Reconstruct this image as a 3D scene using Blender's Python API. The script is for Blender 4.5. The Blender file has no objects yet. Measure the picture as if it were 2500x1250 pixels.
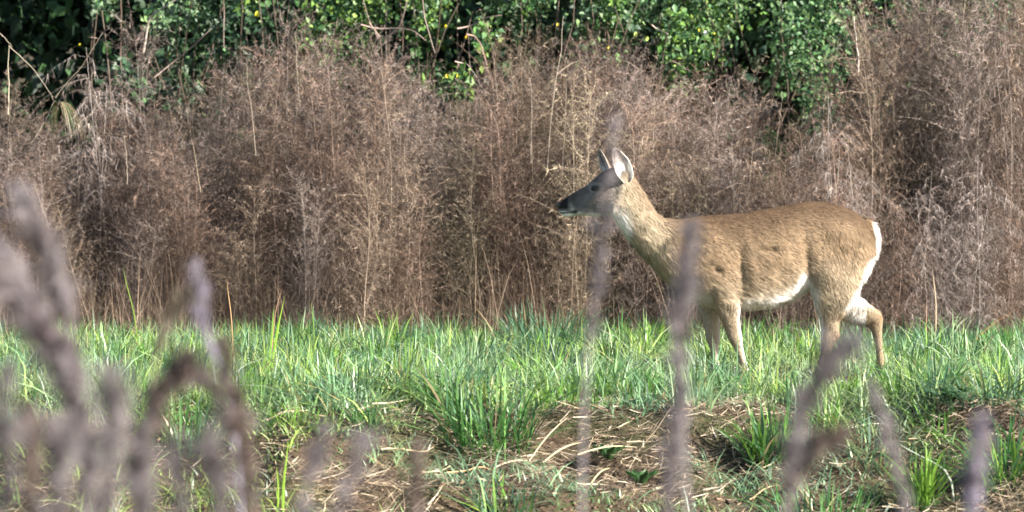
import bpy, bmesh, math
import numpy as np
from mathutils import Vector

sc = bpy.context.scene
R = math.radians
PI = math.pi

# ------------------------------------------------------------------ camera
FPX = 8640.0
PITCH = math.atan(233.0 / FPX)
CAMZ = 1.1
cam_d = bpy.data.cameras.new("camera")
cam = bpy.data.objects.new("camera", cam_d)
sc.collection.objects.link(cam)
cam.location = (0, 0, CAMZ)
cam.rotation_euler = (PI / 2 - PITCH, 0, 0)
cam_d.sensor_width = 36.0
cam_d.lens = FPX / 2500 * 36.0
cam_d.clip_start = 0.05
cam_d.clip_end = 2000
cam_d.dof.use_dof = True
cam_d.dof.focus_distance = 17.85
cam_d.dof.aperture_fstop = 4.0
sc.camera = cam

# ------------------------------------------------------------------ light
SUN_AZ = R(66)      # measured from the camera side (-Y) towards +X
SUN_EL = R(27)
sv = Vector((math.sin(SUN_AZ) * math.cos(SUN_EL), -math.cos(SUN_AZ) * math.cos(SUN_EL), math.sin(SUN_EL)))
w = bpy.data.worlds.new("World"); sc.world = w; w.use_nodes = True
nt = w.node_tree; bg = nt.nodes["Background"]
sky = nt.nodes.new("ShaderNodeTexSky"); sky.sky_type = 'NISHITA'; sky.sun_disc = False
sky.sun_elevation = SUN_EL
sky.sun_rotation = math.atan2(sv.x, sv.y)
nt.links.new(sky.outputs[0], bg.inputs[0]); bg.inputs[1].default_value = 0.068
sl = bpy.data.lights.new("sun", 'SUN'); sl.energy = 5.0; sl.angle = R(0.55); sl.color = (1.0, 0.94, 0.86)
sun = bpy.data.objects.new("sun", sl); sc.collection.objects.link(sun)
sun.rotation_euler = sv.to_track_quat('Z', 'Y').to_euler()
sc.view_settings.view_transform = 'Standard'; sc.view_settings.look = 'None'
sc.view_settings.exposure = 2.08; sc.view_settings.gamma = 1.0; sc.view_settings.use_curve_mapping = False
sc.cycles.max_bounces = 6; sc.cycles.diffuse_bounces = 3; sc.cycles.glossy_bounces = 2
sc.cycles.transmission_bounces = 3; sc.cycles.transparent_max_bounces = 4

# ------------------------------------------------------------------ helpers
rng = np.random.default_rng(11)
CT, ST = math.cos(PITCH), math.sin(PITCH)
def P(px, py, Y):
    dx = (px - 1250) / FPX; dy = -(py - 625) / FPX
    vy = CT + dy * ST; vz = -ST + dy * CT
    s = Y / vy
    return np.array([dx * s, Y, CAMZ + vz * s])

def val_noise(x, y, seed=0):
    x = np.asarray(x, float); y = np.asarray(y, float)
    xi = np.floor(x).astype(np.int64); yi = np.floor(y).astype(np.int64)
    fx = x - xi; fy = y - yi
    fx = fx * fx * (3 - 2 * fx); fy = fy * fy * (3 - 2 * fy)
    def h(a, b):
        n = (a * 374761393 + b * 668265263 + seed * 974634777) & 0x7fffffff
        n = ((n ^ (n >> 13)) * 1274126177) & 0x7fffffff
        n = n ^ (n >> 16)
        return (n & 0xffff) / 65535.0
    a = h(xi, yi); b = h(xi + 1, yi); c = h(xi, yi + 1); d = h(xi + 1, yi + 1)
    return (a * (1 - fx) + b * fx) * (1 - fy) + (c * (1 - fx) + d * fx) * fy
def fbm(x, y, seed=0, o=3):
    s = 0; a = .5; t = 0
    for k in range(o):
        s = s + a * val_noise(np.asarray(x) * 2**k, np.asarray(y) * 2**k, seed + k); t += a; a *= .5
    return s / t

def link(o, parent=None):
    sc.collection.objects.link(o)
    if parent is not None: o.parent = parent
    return o
def tag(o, label=None, cat=None, group=None, kind=None):
    if label: o['label'] = label
    if cat: o['category'] = cat
    if group: o['group'] = group
    if kind: o['kind'] = kind
    return o
def empty(name, loc=(0, 0, 0)):
    o = bpy.data.objects.new(name, None); o.location = loc; o.empty_display_size = .1
    return link(o)

def np_mesh(name, V, F, C=None, mat=None, smooth=False):
    """F: int array n x 3 or n x 4, or a list of such arrays"""
    me = bpy.data.meshes.new(name)
    V = np.asarray(V, np.float32)
    if not isinstance(F, (list, tuple)): F = [F]
    F = [np.asarray(f, np.int32) for f in F if len(f)]
    nl = sum(f.size for f in F); nf = sum(len(f) for f in F)
    me.vertices.add(len(V)); me.vertices.foreach_set("co", V.ravel())
    me.loops.add(nl); me.polygons.add(nf)
    me.loops.foreach_set("vertex_index", np.concatenate([f.ravel() for f in F]))
    tot = np.concatenate([np.full(len(f), f.shape[1], np.int32) for f in F])
    st = np.concatenate([[0], np.cumsum(tot)[:-1]]).astype(np.int32)
    me.polygons.foreach_set("loop_start", st)
    try: me.polygons.foreach_set("loop_total", tot)
    except Exception: pass
    if smooth: me.polygons.foreach_set("use_smooth", np.ones(nf, bool))
    if C is not None:
        a = me.color_attributes.new("Col", 'FLOAT_COLOR', 'POINT')
        c = np.ones((len(V), 4), np.float32); c[:, :3] = np.clip(C, 0, 1)
        a.data.foreach_set("color", c.ravel())
    me.update(calc_edges=True)
    if mat: me.materials.append(mat)
    return me

def ribbons(pts, wid, side, col, tip=True):
    """pts N,K,3; wid N,K; side N,3 or N,K,3; col N,3 or N,K,3 -> V, faces, C.  tip: last point single."""
    N, K, _ = pts.shape
    if side.ndim == 2: side = np.repeat(side[:, None, :], K, 1)
    if col.ndim == 2: col = np.repeat(col[:, None, :], K, 1)
    L = pts - side * wid[..., None] * .5; Rr = pts + side * wid[..., None] * .5
    KK = K - 1 if tip else K
    nv = KK * 2 + (1 if tip else 0)
    V = np.empty((N, nv, 3)); C = np.empty((N, nv, 3))
    V[:, 0:KK * 2:2] = L[:, :KK]; V[:, 1:KK * 2:2] = Rr[:, :KK]
    C[:, 0:KK * 2:2] = col[:, :KK]; C[:, 1:KK * 2:2] = col[:, :KK]
    if tip: V[:, -1] = pts[:, -1]; C[:, -1] = col[:, -1]
    base = (np.arange(N) * nv)[:, None]
    Q = []
    for k in range(KK - 1):
        Q.append(base + np.array([[2 * k, 2 * k + 1, 2 * k + 3, 2 * k + 2]]))
    T = base + np.array([[2 * KK - 2, 2 * KK - 1, 2 * KK]]) if tip else np.zeros((0, 3), int)
    Q = np.concatenate(Q) if Q else np.zeros((0, 4), int)
    return V.reshape(-1, 3), Q, T, C.reshape(-1, 3)

class Bag:
    def __init__(s): s.V = []; s.Q = []; s.T = []; s.C = []; s.n = 0
    def add(s, V, Q, T, C):
        s.V.append(V); s.C.append(C)
        if len(Q): s.Q.append(Q + s.n)
        if len(T): s.T.append(T + s.n)
        s.n += len(V)
    def rib(s, *a, **k): s.add(*ribbons(*a, **k))
    def tube(s, pts, rad, col, sides=5):
        pts = np.asarray(pts, float); K = len(pts); rad = np.broadcast_to(rad, (K,))
        t = np.gradient(pts, axis=0); t /= np.linalg.norm(t, axis=1)[:, None] + 1e-9
        ref = np.array([0.13, 1, 0.05]); 
        if abs(t[0] @ ref) > .9: ref = np.array([1., 0, 0])
        u = np.cross(t, ref); u /= np.linalg.norm(u, axis=1)[:, None]; v = np.cross(t, u)
        a = np.arange(sides) * 2 * PI / sides
        V = pts[:, None] + rad[:, None, None] * (np.cos(a)[None, :, None] * u[:, None] + np.sin(a)[None, :, None] * v[:, None])
        V = V.reshape(-1, 3)
        Q = []
        for k in range(K - 1):
            for i in range(sides):
                j = (i + 1) % sides
                Q.append((k * sides + i, k * sides + j, (k + 1) * sides + j, (k + 1) * sides + i))
        c = np.asarray(col, float)
        C = np.tile(c, (len(V), 1)) if c.ndim == 1 else np.repeat(c, sides, 0)
        s.add(V, np.array(Q), np.zeros((0, 3), int), C)
    def mesh(s, name, mat, smooth=False):
        F = []
        if s.Q: F.append(np.concatenate(s.Q))
        if s.T: F.append(np.concatenate(s.T))
        return np_mesh(name, np.concatenate(s.V), F, np.concatenate(s.C), mat, smooth)
    def obj(s, name, mat, parent=None, smooth=False):
        return link(bpy.data.objects.new(name, s.mesh(name, mat, smooth)), parent)

def unit(v): return v / (np.linalg.norm(v, axis=-1, keepdims=True) + 1e-9)
def rnd_unit(n):
    return unit(rng.normal(size=(n, 3)))

# ------------------------------------------------------------------ materials
def mat_plant(name, rough=.55, transl=.35, spec=.3, vary=0.0, noise=0.0, nscale=30):
    m = bpy.data.materials.new(name); m.use_nodes = True
    n = m.node_tree; n.nodes.clear()
    out = n.nodes.new("ShaderNodeOutputMaterial")
    at = n.nodes.new("ShaderNodeAttribute"); at.attribute_name = "Col"
    src = at.outputs["Color"]
    if vary:
        oi = n.nodes.new("ShaderNodeObjectInfo"); mr = n.nodes.new("ShaderNodeMapRange")
        mr.inputs[3].default_value = 1 - vary; mr.inputs[4].default_value = 1 + vary
        n.links.new(oi.outputs["Random"], mr.inputs[0])
        mx = n.nodes.new("ShaderNodeVectorMath"); mx.operation = 'SCALE'
        n.links.new(src, mx.inputs[0]); n.links.new(mr.outputs[0], mx.inputs["Scale"]); src = mx.outputs[0]
    if noise:
        tc = n.nodes.new("ShaderNodeTexCoord"); no = n.nodes.new("ShaderNodeTexNoise"); no.inputs["Scale"].default_value = nscale
        no.inputs["Detail"].default_value = 4
        n.links.new(tc.outputs["Object"], no.inputs[0])
        mr = n.nodes.new("ShaderNodeMapRange"); mr.inputs[1].default_value = .3; mr.inputs[2].default_value = .7
        mr.inputs[3].default_value = 1 - noise; mr.inputs[4].default_value = 1 + noise
        n.links.new(no.outputs[0], mr.inputs[0])
        mx = n.nodes.new("ShaderNodeVectorMath"); mx.operation = 'SCALE'
        n.links.new(src, mx.inputs[0]); n.links.new(mr.outputs[0], mx.inputs["Scale"]); src = mx.outputs[0]
    pb = n.nodes.new("ShaderNodeBsdfPrincipled"); pb.inputs["Roughness"].default_value = rough
    pb.inputs["Specular IOR Level"].default_value = spec
    n.links.new(src, pb.inputs["Base Color"])
    if transl > 0:
        tr = n.nodes.new("ShaderNodeBsdfTranslucent"); n.links.new(src, tr.inputs[0])
        mi = n.nodes.new("ShaderNodeMixShader"); mi.inputs[0].default_value = transl
        n.links.new(pb.outputs[0], mi.inputs[1]); n.links.new(tr.outputs[0], mi.inputs[2])
        n.links.new(mi.outputs[0], out.inputs[0])
    else: n.links.new(pb.outputs[0], out.inputs[0])
    return m
M_grass = mat_plant("grass_blades", .42, .38, .45)
M_dry = mat_plant("dry_weed", .7, .3, .15, vary=.12)
M_stem = mat_plant("dry_stem", .6, 0, .25)
M_straw = mat_plant("straw", .5, .2, .35)
M_leaf = mat_plant("vine_leaf", .5, .22, .3)
M_reed = mat_plant("reed_fluff", .8, .3, .1)
M_skin = mat_plant("deer_hide", .85, 0, .1)
M_fur = mat_plant("deer_fur", .8, 0.0, .12)
def solid(name, col, rough, spec=.5):
    m = bpy.data.materials.new(name); m.use_nodes = True
    b = m.node_tree.nodes["Principled BSDF"]; b.inputs["Base Color"].default_value = (*col, 1)
    b.inputs["Roughness"].default_value = rough; b.inputs["Specular IOR Level"].default_value = spec
    # fine surface relief
    n = m.node_tree; no = n.nodes.new("ShaderNodeTexNoise"); no.inputs["Scale"].default_value = 260
    bu = n.nodes.new("ShaderNodeBump"); bu.inputs["Strength"].default_value = .15 if rough > .2 else 0.0; bu.inputs["Distance"].default_value = .002
    n.links.new(no.outputs[0], bu.inputs["Height"]); n.links.new(bu.outputs[0], b.inputs["Normal"])
    return m
M_eye = solid("deer_eye", (.006, .005, .005), .07, .4)
M_nose = solid("deer_nose", (.008, .007, .008), .35)
M_hoof = solid("deer_hoof", (.03, .024, .02), .45)

def mat_ground():
    m = bpy.data.materials.new("soil_and_thatch"); m.use_nodes = True
    n = m.node_tree; b = n.nodes["Principled BSDF"]; b.inputs["Roughness"].default_value = .95; b.inputs["Specular IOR Level"].default_value = .1
    tc = n.nodes.new("ShaderNodeTexCoord")
    n1 = n.nodes.new("ShaderNodeTexNoise"); n1.inputs["Scale"].default_value = 3.; n1.inputs["Detail"].default_value = 8
    n2 = n.nodes.new("ShaderNodeTexNoise"); n2.inputs["Scale"].default_value = 45.; n2.inputs["Detail"].default_value = 5
    for k in (n1, n2): n.links.new(tc.outputs["Object"], k.inputs[0])
    r1 = n.nodes.new("ShaderNodeValToRGB"); r1.color_ramp.elements[0].color = (.025, .018, .012, 1); r1.color_ramp.elements[1].color = (.082, .06, .039, 1)
    r1.color_ramp.elements[0].position = .35; r1.color_ramp.elements[1].position = .65
    n.links.new(n2.outputs[0], r1.inputs[0])
    r2 = n.nodes.new("ShaderNodeValToRGB"); r2.color_ramp.elements[0].color = (.03, .05, .015, 1); r2.color_ramp.elements[1].color = (.075, .052, .033, 1)
    r2.color_ramp.elements[0].position = .42; r2.color_ramp.elements[1].position = .55
    n.links.new(n1.outputs[0], r2.inputs[0])
    mx = n.nodes.new("ShaderNodeMix"); mx.data_type = 'RGBA'; mx.inputs[0].default_value = .35
    n.links.new(r1.outputs[0], mx.inputs[6]); n.links.new(r2.outputs[0], mx.inputs[7]); n.links.new(mx.outputs[2], b.inputs["Base Color"])
    bu = n.nodes.new("ShaderNodeBump"); bu.inputs["Strength"].default_value = .9; bu.inputs["Distance"].default_value = .02
    n.links.new(n2.outputs[0], bu.inputs["Height"]); n.links.new(bu.outputs[0], b.inputs["Normal"])
    return m
M_ground = mat_ground()

# ------------------------------------------------------------------ ground
def sstep(a, b, x):
    t = np.clip((np.asarray(x, float) - a) / (b - a), 0, 1); return t * t * (3 - 2 * t)
def edge_y(x):      # where the bank breaks
    return 15.8 + .5 * (val_noise(np.asarray(x) * 1.3 + 7, 3.3, 5) - .5) + .25 * (val_noise(np.asarray(x) * 4.1, 1.3, 6) - .5) - .35 * sstep(-.9, -1.9, -np.asarray(x) * -1)
def gz(x, y):
    x = np.asarray(x, float); y = np.asarray(y, float)
    e = edge_y(x)
    t = e - y
    drop = np.where(t <= 0, 0, np.where(t < 1.8, -.30 * t * sstep(-.2, .7, t) - .0 * t, 0))
    drop = np.where(t >= 1.8, -.54 - .25 * sstep(1.8, 5, t), drop)
    z = drop + .05 * (fbm(x * 1.3, y * 1.3, 3) - .5)
    z = z + .22 * (fbm(x * 3.2, y * 3.2, 9) - .5) * sstep(-.3, .5, t) * (1 - sstep(6, 9, t))
    z = z - .04 * sstep(19.5, 21.5, y)
    z = z + 1.9 * sstep(27, 40, y) + 9 * sstep(35, 160, y)
    return z
def make_ground():
    xs = np.concatenate([-np.geomspace(400, 4.2, 26), np.linspace(-4, 4, 161), np.geomspace(4.2, 400, 26)])
    ys = np.concatenate([np.linspace(-60, 10, 30), np.linspace(10.2, 13, 20), np.linspace(13.05, 17, 100), np.linspace(17.1, 23, 50), np.geomspace(23.5, 600, 40)])
    X, Y = np.meshgrid(xs, ys); Z = gz(X, Y)
    V = np.stack([X, Y, Z], -1).reshape(-1, 3); nx = len(xs)
    i = np.arange(len(ys) - 1)[:, None] * nx + np.arange(nx - 1)[None]
    F = np.stack([i, i + 1, i + nx + 1, i + nx], -1).reshape(-1, 4)
    me = np_mesh("ground", V, F, None, M_ground, True)
    o = link(bpy.data.objects.new("ground", me)); tag(o, kind='structure')
make_ground()

# ------------------------------------------------------------------ grass
def blades(n, xy, h, wd, lean, col, bend=1.0, K=4, z=None, droopdir=None):
    """one ribbon per blade"""
    x, y = xy
    z0 = gz(x, y) - .01 if z is None else z
    ang = rng.uniform(0, 2 * PI, n) if droopdir is None else droopdir + rng.normal(0, .7, n)
    d = np.stack([np.cos(ang), np.sin(ang), np.zeros(n)], -1)
    t = np.linspace(0, 1, K)
    off = (lean[:, None] * t + bend * lean[:, None] * t**2.4) * h[:, None]
    up = h[:, None] * (t - .32 * np.clip(lean, 0, 1.5)[:, None] * bend * t**2.6)
    pts = np.stack([x, y, z0], -1)[:, None] + d[:, None] * off[..., None]
    pts[..., 2] += up
    a2 = ang + PI / 2 + rng.normal(0, .5, n)
    side = np.stack([np.cos(a2), np.sin(a2), rng.normal(0, .15, n)], -1)
    prof = np.interp(t, [0, .3, .7, 1], [.75, 1, .8, 0])
    W = wd[:, None] * prof
    c = col[:, None] * (1 + .12 * (t[None, :, None] - .5))
    return pts, W, side, c
GC = np.array([[.22, .33, .07], [.12, .20, .045], [.30, .40, .09], [.20, .30, .12], [.36, .45, .18], [.055, .10, .03]])
DG = [[.045, .13, .03], [.06, .16, .04], [.05, .12, .055], [.1, .2, .05]]
BG = [[.06, .13, .075], [.085, .16, .095], [.05, .12, .05]]
YG = [[.12, .24, .03], [.16, .28, .04], [.09, .2, .03]]
def gcol(n, p=None, v=.22):
    c = GC[rng.choice(len(GC), n, p=p)] * np.exp(rng.normal(0, v, n))[:, None]
    return c
def grass_allowed(x, y):
    e = edge_y(x)
    patch = fbm(x * 1.9 + 3, y * 2.6, 21)
    bank = sstep(.05, -.35, y - e) # 1 on the bank
    px = 1250 + x * FPX / y
    right = sstep(1850, 2050, px)
    thr = .04 + bank * (np.where(px < 620, .26, np.where(px < 1050, .46, .56 - .30 * right)))
    straw_right = np.exp(-((px - 2280) / 240)**2 - ((y - 15.95) / .35)**2) * .55
    return patch - thr - straw_right
def grass_field():
    n = 112000
    x = rng.uniform(-4.1, 4.1, n); y = 14.0 + (22.4 - 14.0) * rng.uniform(0, 1, n)**1.0
    a = grass_allowed(x, y); k = (a > rng.uniform(-.03, .12, n)) & (np.abs(x) < .155 * y + .8)
    x, y, a = x[k], y[k], a[k]; n = len(x)
    cl = np.clip(1.9 * (fbm(x * 4.2, y * 4.2, 31) - .5) + .48, 0, 1); cl2 = fbm(x * .9, y * .9, 37)
    bank = sstep(.1, -.6, y - edge_y(x))
    h = (.04 + .17 * cl**1.7 + .05 * cl2**2) * np.exp(rng.normal(0, .36, n)) * (1 - .35 * bank)
    h = np.clip(h, .04, .36)
    wd = .0035 + .0075 * rng.uniform(0, 1, n)**1.6
    feet = sstep(.55, .8, x) * (1 - sstep(2.0, 2.25, x)) * sstep(16.5, 17.0, y) * (1 - sstep(18.3, 18.6, y)); h_feet = 1 - .74 * feet
    h = .88 * h * h_feet * (1 - .28 * sstep(18.6, 20, y))
    lean = np.clip(np.abs(rng.normal(.35, .42, n)), .02, 1.3) + .25 * bank
    c = gcol(n)
    blue = sstep(.45, .62, fbm(x * 1.2 + 9, y * 1.2, 41))[:, None]
    c = c * (1 - blue) + blue * np.array([.14, .26, .13]) * np.exp(rng.normal(0, .2, n))[:, None]
    fr = (sstep(.48, .6, fbm(x * .8 + 2, y * 1.1, 44)) * .35)[:, None]; c = c * (1 - fr) + np.array([.30, .42, .27]) * np.exp(rng.normal(0, .2, n))[:, None] * fr
    yl = (rng.uniform(size=n) < .05)[:, None]; c = np.where(yl, np.array([.34, .29, .13]) * rng.uniform(.6, 1.1, (n, 1)), c)
    wt = (rng.uniform(size=n) < .07)[:, None]; c = np.where(wt, np.array([.42, .48, .38]) * rng.uniform(.7, 1.1, (n, 1)), c)
    b = Bag(); b.rib(*blades(n, (x, y), h, wd, lean, c))
    # irregular bunches of taller, broader blades
    m = 430; bx = rng.uniform(-3.3, 3.3, m); by = rng.uniform(15.2, 21.6, m); okm = (grass_allowed(bx, by) > .0) & ~((bx > .5) & (bx < 2.3) & (by > 16.2) & (by < 18.6)); bx, by = bx[okm], by[okm]; m = len(bx)
    per = 34; k = np.repeat(np.arange(m), per); n = len(k); rr = np.sqrt(rng.uniform(0, 1, n)) * rng.uniform(.04, .16, m)[k]; aa = rng.uniform(0, 2 * PI, n)
    x = bx[k] + rr * np.cos(aa); y = by[k] + rr * np.sin(aa); h = rng.uniform(.10, .30, m)[k] * rng.uniform(.5, 1.1, n); lean = np.clip(np.abs(rng.normal(.3, .35, n)), .03, 1.2)
    tn = np.array(DG + BG + YG + [[.22, .33, .16]])[rng.integers(0, 11, m)][k] * np.exp(rng.normal(0, .25, n))[:, None]
    b.rib(*blades(n, (x, y), h, rng.uniform(.004, .010, n), lean, tn, droopdir=aa))
    o = b.obj("grass", M_grass); tag(o, "bright green meadow grass growing under and around the deer", "grass", kind='stuff')
grass_field()

def tuft(px, py, Y, n, h, spread, wd, label, cols=None, dry=.06, lean=.55, up=1.0):
    p = P(px, py, Y); x0, y0 = p[0], Y
    r = np.sqrt(rng.uniform(0, 1, n)) * spread; a = rng.uniform(0, 2 * PI, n)
    x = x0 + r * np.cos(a); y = y0 + r * np.sin(a) * .8
    hh = h * rng.uniform(.45, 1.05, n)
    ln = np.clip(np.abs(rng.normal(lean * .6, lean * .5, n)), .03, 1.3)
    c = (gcol(n) if cols is None else np.array(cols)[rng.integers(0, len(cols), n)] * np.exp(rng.normal(0, .2, n))[:, None])
    dr = (rng.uniform(size=n) < dry)[:, None]; c = np.where(dr, np.array([.36, .29, .15]) * rng.uniform(.5, 1, (n, 1)), c)
    z = gz(x, y) - .01
    pts, W, side, cc = blades(n, (x, y), hh, wd * rng.uniform(.6, 1.2, n), ln, c, K=7, z=z, droopdir=a)
    o0 = np.array([x0, y0, float(gz(x0, y0))])
    b = Bag(); b.rib(pts - o0, W, side, cc)
    o = b.obj("grass_tuft", M_grass); o.location = o0
    tag(o, label, "grass tuft", "grass tufts on the meadow and bank")
tuft(1190, 1090, 15.35, 230, .33, .2, .009, "largest dark green grass tuft hanging over the straw bank in the middle", DG, lean=.7)
tuft(1120, 1010, 15.9, 120, .24, .15, .007, "blue green grass tuft just behind the largest tuft on the bank", BG)
tuft(1330, 800, 20.4, 190, .36, .26, .009, "spiky blue green tuft standing against the brown thicket below the deer's nose", BG, lean=.5)
tuft(300, 870, 18.2, 170, .24, .3, .008, "wide dark grass tuft near the thick blurred plume at far left", DG, lean=.6)
tuft(430, 860, 18.0, 120, .25, .22, .008, "bright tuft beside the narrow arching blurred reed head", YG, lean=.6)
tuft(1875, 1090, 15.2, 110, .30, .08, .010, "upright broad bladed tuft on the bank below the deer's belly", YG + DG, lean=.45)
tuft(450, 1150, 15.15, 120, .26, .15, .009, "dark tuft on the bank between two blurred brown plumes", DG)
tuft(2290, 960, 16.1, 110, .27, .14, .008, "dark green tuft behind the bare straw patch near the deer's tail side", DG, lean=.6)
tuft(2250, 1220, 14.75, 80, .27, .06, .012, "bright narrow upright tuft at the bottom beside a blurred stalk", YG, lean=.35)
tuft(2470, 1160, 14.9, 170, .30, .16, .010, "lush tuft with arching blades at the bottom corner past the last plume", DG + YG, lean=.8)
tuft(2420, 1020, 15.6, 130, .22, .2, .009, "drooping tuft above the bottom corner tuft, shade put into its blue green", BG, lean=.9)  # blade colour carries the bluish shade of this corner
tuft(2000, 1240, 14.6, 110, .22, .2, .009, "loose tuft along the lower edge beneath the arched plume", DG, lean=.7)
tuft(1240, 1290, 14.5, 60, .24, .12, .010, "small pale tuft at the bottom edge below the straw in the middle", BG + YG, lean=.6)
tuft(850, 950, 16.7, 150, .22, .2, .007, "fine bright tuft with dry orange base left of the bank's middle", YG, .14, lean=.6)
tuft(1560, 960, 16.2, 150, .22, .22, .008, "tuft at the bank's edge between the two tall blurred plumes", YG + DG, lean=.6)
tuft(950, 830, 18.9, 160, .26, .35, .008, "loose tall tuft breaking the meadow edge before the thicket", DG + YG, lean=.5)
tuft(1890, 850, 19.3, 90, .22, .3, .007, "tall thin tuft with dry straw blades under the deer's belly", YG, .3, lean=.35)
tuft(2110, 1130, 15.2, 90, .18, .2, .007, "low feathery tuft between the arched plume and the thin stalk", BG, lean=.8)
tuft(1810, 965, 16.6, 130, .12, .25, .008, "trodden dark tuft in front of the deer's front hooves", DG, lean=1.0)
tuft(720, 1050, 15.9, 170, .13, .32, .004, "low frosty blue green tuft at the lip of the bank", BG, .02, lean=.5)

def blade_thing(pts_px, Y, wd, col, label, name="grass_shoot", cat="grass shoot"):
    p = np.array([P(a, b, Y) for a, b in pts_px]); 
    g = float(gz(p[0, 0], Y)); p[0, 2] = min(p[0, 2], g - .0)
    K = 9; t = np.linspace(0, 1, len(p)); tt = np.linspace(0, 1, K)
    q = np.stack([np.interp(tt, t, p[:, i]) for i in range(3)], -1)
    q[1:-1] = (q[:-2] + 2 * q[1:-1] + q[2:]) / 4
    o0 = q[0].copy(); q -= o0
    W = wd * np.interp(tt, [0, .3, .7, 1], [.7, 1, .75, 0])
    b = Bag(); b.rib(q[None], W[None], np.array([[.93, .3, .1]]), np.array(col)[None])
    W2 = W * .25; 
    b.rib(q[None] + np.array([0, -.0015, 0]), W2[None], np.array([[.93, .1, .1]]), np.array(col)[None] * .8)
    o = b.obj(name, M_grass if name == "grass_shoot" else M_straw); o.location = o0; tag(o, label, cat)
LG = (.26, .42, .05)
blade_thing([(655, 900), (672, 840), (680, 790), (696, 722)], 17.2, .011, LG, "bright yellow green grass blade standing above the meadow, widest of all")
blade_thing([(650, 880), (664, 820), (668, 750)], 17.15, .011, (.22, .38, .06), "shorter yellow green blade just beside the widest bright blade")
blade_thing([(690, 1290), (692, 1180), (705, 1070)], 14.4, .011, LG, "tall lime blade rising from the bottom edge over straw")
blade_thing([(676, 1290), (680, 1200), (675, 1135)], 14.4, .008, LG, "short lime blade next to the tall one at the bottom edge")
blade_thing([(345, 850), (330, 770), (310, 700), (300, 650)], 17.9, .006, (.18, .28, .04), "thin green stalk with yellow bud rising before the thicket")
blade_thing([(570, 840), (566, 780), (552, 675)], 18.2, .006, (.42, .27, .13), "tan dry stalk standing alone above the meadow edge", "dry_stalk", "dry stalk")
blade_thing([(660, 840), (672, 760), (690, 700)], 18.3, .004, (.35, .2, .12), "reddish dry stalk behind the bright yellow green blades", "dry_stalk", "dry stalk")
blade_thing([(770, 850), (765, 790), (760, 735)], 19.3, .005, (.2, .3, .05), "slim yellowish shoot between blade pair and loose tall tuft")
blade_thing([(2330, 830), (2410, 800), (2495, 745)], 19.5, .007, (.5, .25, .08), "orange dry stalk leaning at the far end of the meadow", "dry_stalk", "dry stalk")
blade_thing([(2262, 800), (2262, 730)], 21.0, .006, (.4, .24, .15), "short reddish stub of stalk at the thicket foot behind the deer", "dry_stalk", "dry stalk")
blade_thing([(2284, 800), (2286, 740), (2276, 650)], 21.0, .007, (.5, .38, .25), "pale tall stub of stalk at the thicket foot behind the deer", "dry_stalk", "dry stalk")
blade_thing([(1800, 900), (1840, 860), (1895, 826), (1900, 824)], 17.4, .009, (.05, .14, .04), "dark blade leaning across the front hooves")
blade_thing([(1145, 900), (1190, 870), (1215, 850)], 17.2, .006, (.06, .12, .05), "dark slanting blade in the meadow above the largest tuft")
blade_thing([(1355, 950), (1370, 910), (1392, 850)], 17.3, .006, (.5, .34, .2), "pinkish dry stalk in the meadow below the deer's nose", "dry_stalk", "dry stalk")
blade_thing([(2180, 850), (2230, 825), (2280, 780)], 18.0, .008, (.05, .15, .03), "dark green blade slanting behind the raised hind hoof")
blade_thing([(2330, 1250), (2325, 1150), (2230, 1105), (2190, 1080)], 14.8, .008, (.45, .5, .4), "whitish arching blade near the bright upright bottom tuft")

# ------------------------------------------------------------------ straw on the bank
def straw():
    n = 52000
    x = rng.uniform(-3.3, 3.3, n); y = rng.uniform(13.9, 16.3, n)
    a = grass_allowed(x, y); k = (a < rng.uniform(-.05, .15, n)) | (rng.uniform(size=n) < .12)
    x, y = x[k], y[k]; n = len(x)
    L = np.clip(rng.lognormal(-2.9, .6, n), .02, .35)
    ang = np.where(rng.uniform(size=n) < .6, rng.normal(.35, .45, n), rng.uniform(0, PI, n))
    el = rng.normal(.05, .25, n)
    z = gz(x, y) + rng.uniform(.0, .05, n)
    slope = .28 * (edge_y(x) > y)
    d = np.stack([np.cos(ang) * np.cos(el), np.sin(ang) * np.cos(el), np.sin(el) + np.sin(ang) * slope], -1)
    t = np.linspace(0, 1, 3)
    cur = rng.normal(0, .18, (n, 3))
    pts = np.stack([x, y, z], -1)[:, None] + d[:, None] * (t[None, :, None] - .5) * L[:, None, None] + cur[:, None] * L[:, None, None] * (t**2)[None, :, None]
    W = (.0012 + .0052 * rng.uniform(0, 1, n)**2.4)[:, None] * np.array([.8, 1, .3])
    side = unit(np.cross(d, np.array([0, -.5, 1.]) + rng.normal(0, .5, (n, 3))))
    SC = np.array([[.46, .37, .25], [.33, .25, .16], [.17, .12, .08], [.58, .50, .37], [.24, .18, .125], [.07, .05, .038], [.34, .21, .12]])
    SC = SC * .8; c = SC[rng.choice(7, n, p=[.2, .2, .16, .08, .18, .16, .02])] * np.exp(rng.normal(0, .2, n))[:, None]
    b = Bag(); b.rib(pts, W, side, c)
    tag(b.obj("fallen_straw", M_straw), "matted dead straw lying over the bank in front", "straw", kind='stuff')
straw()
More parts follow.
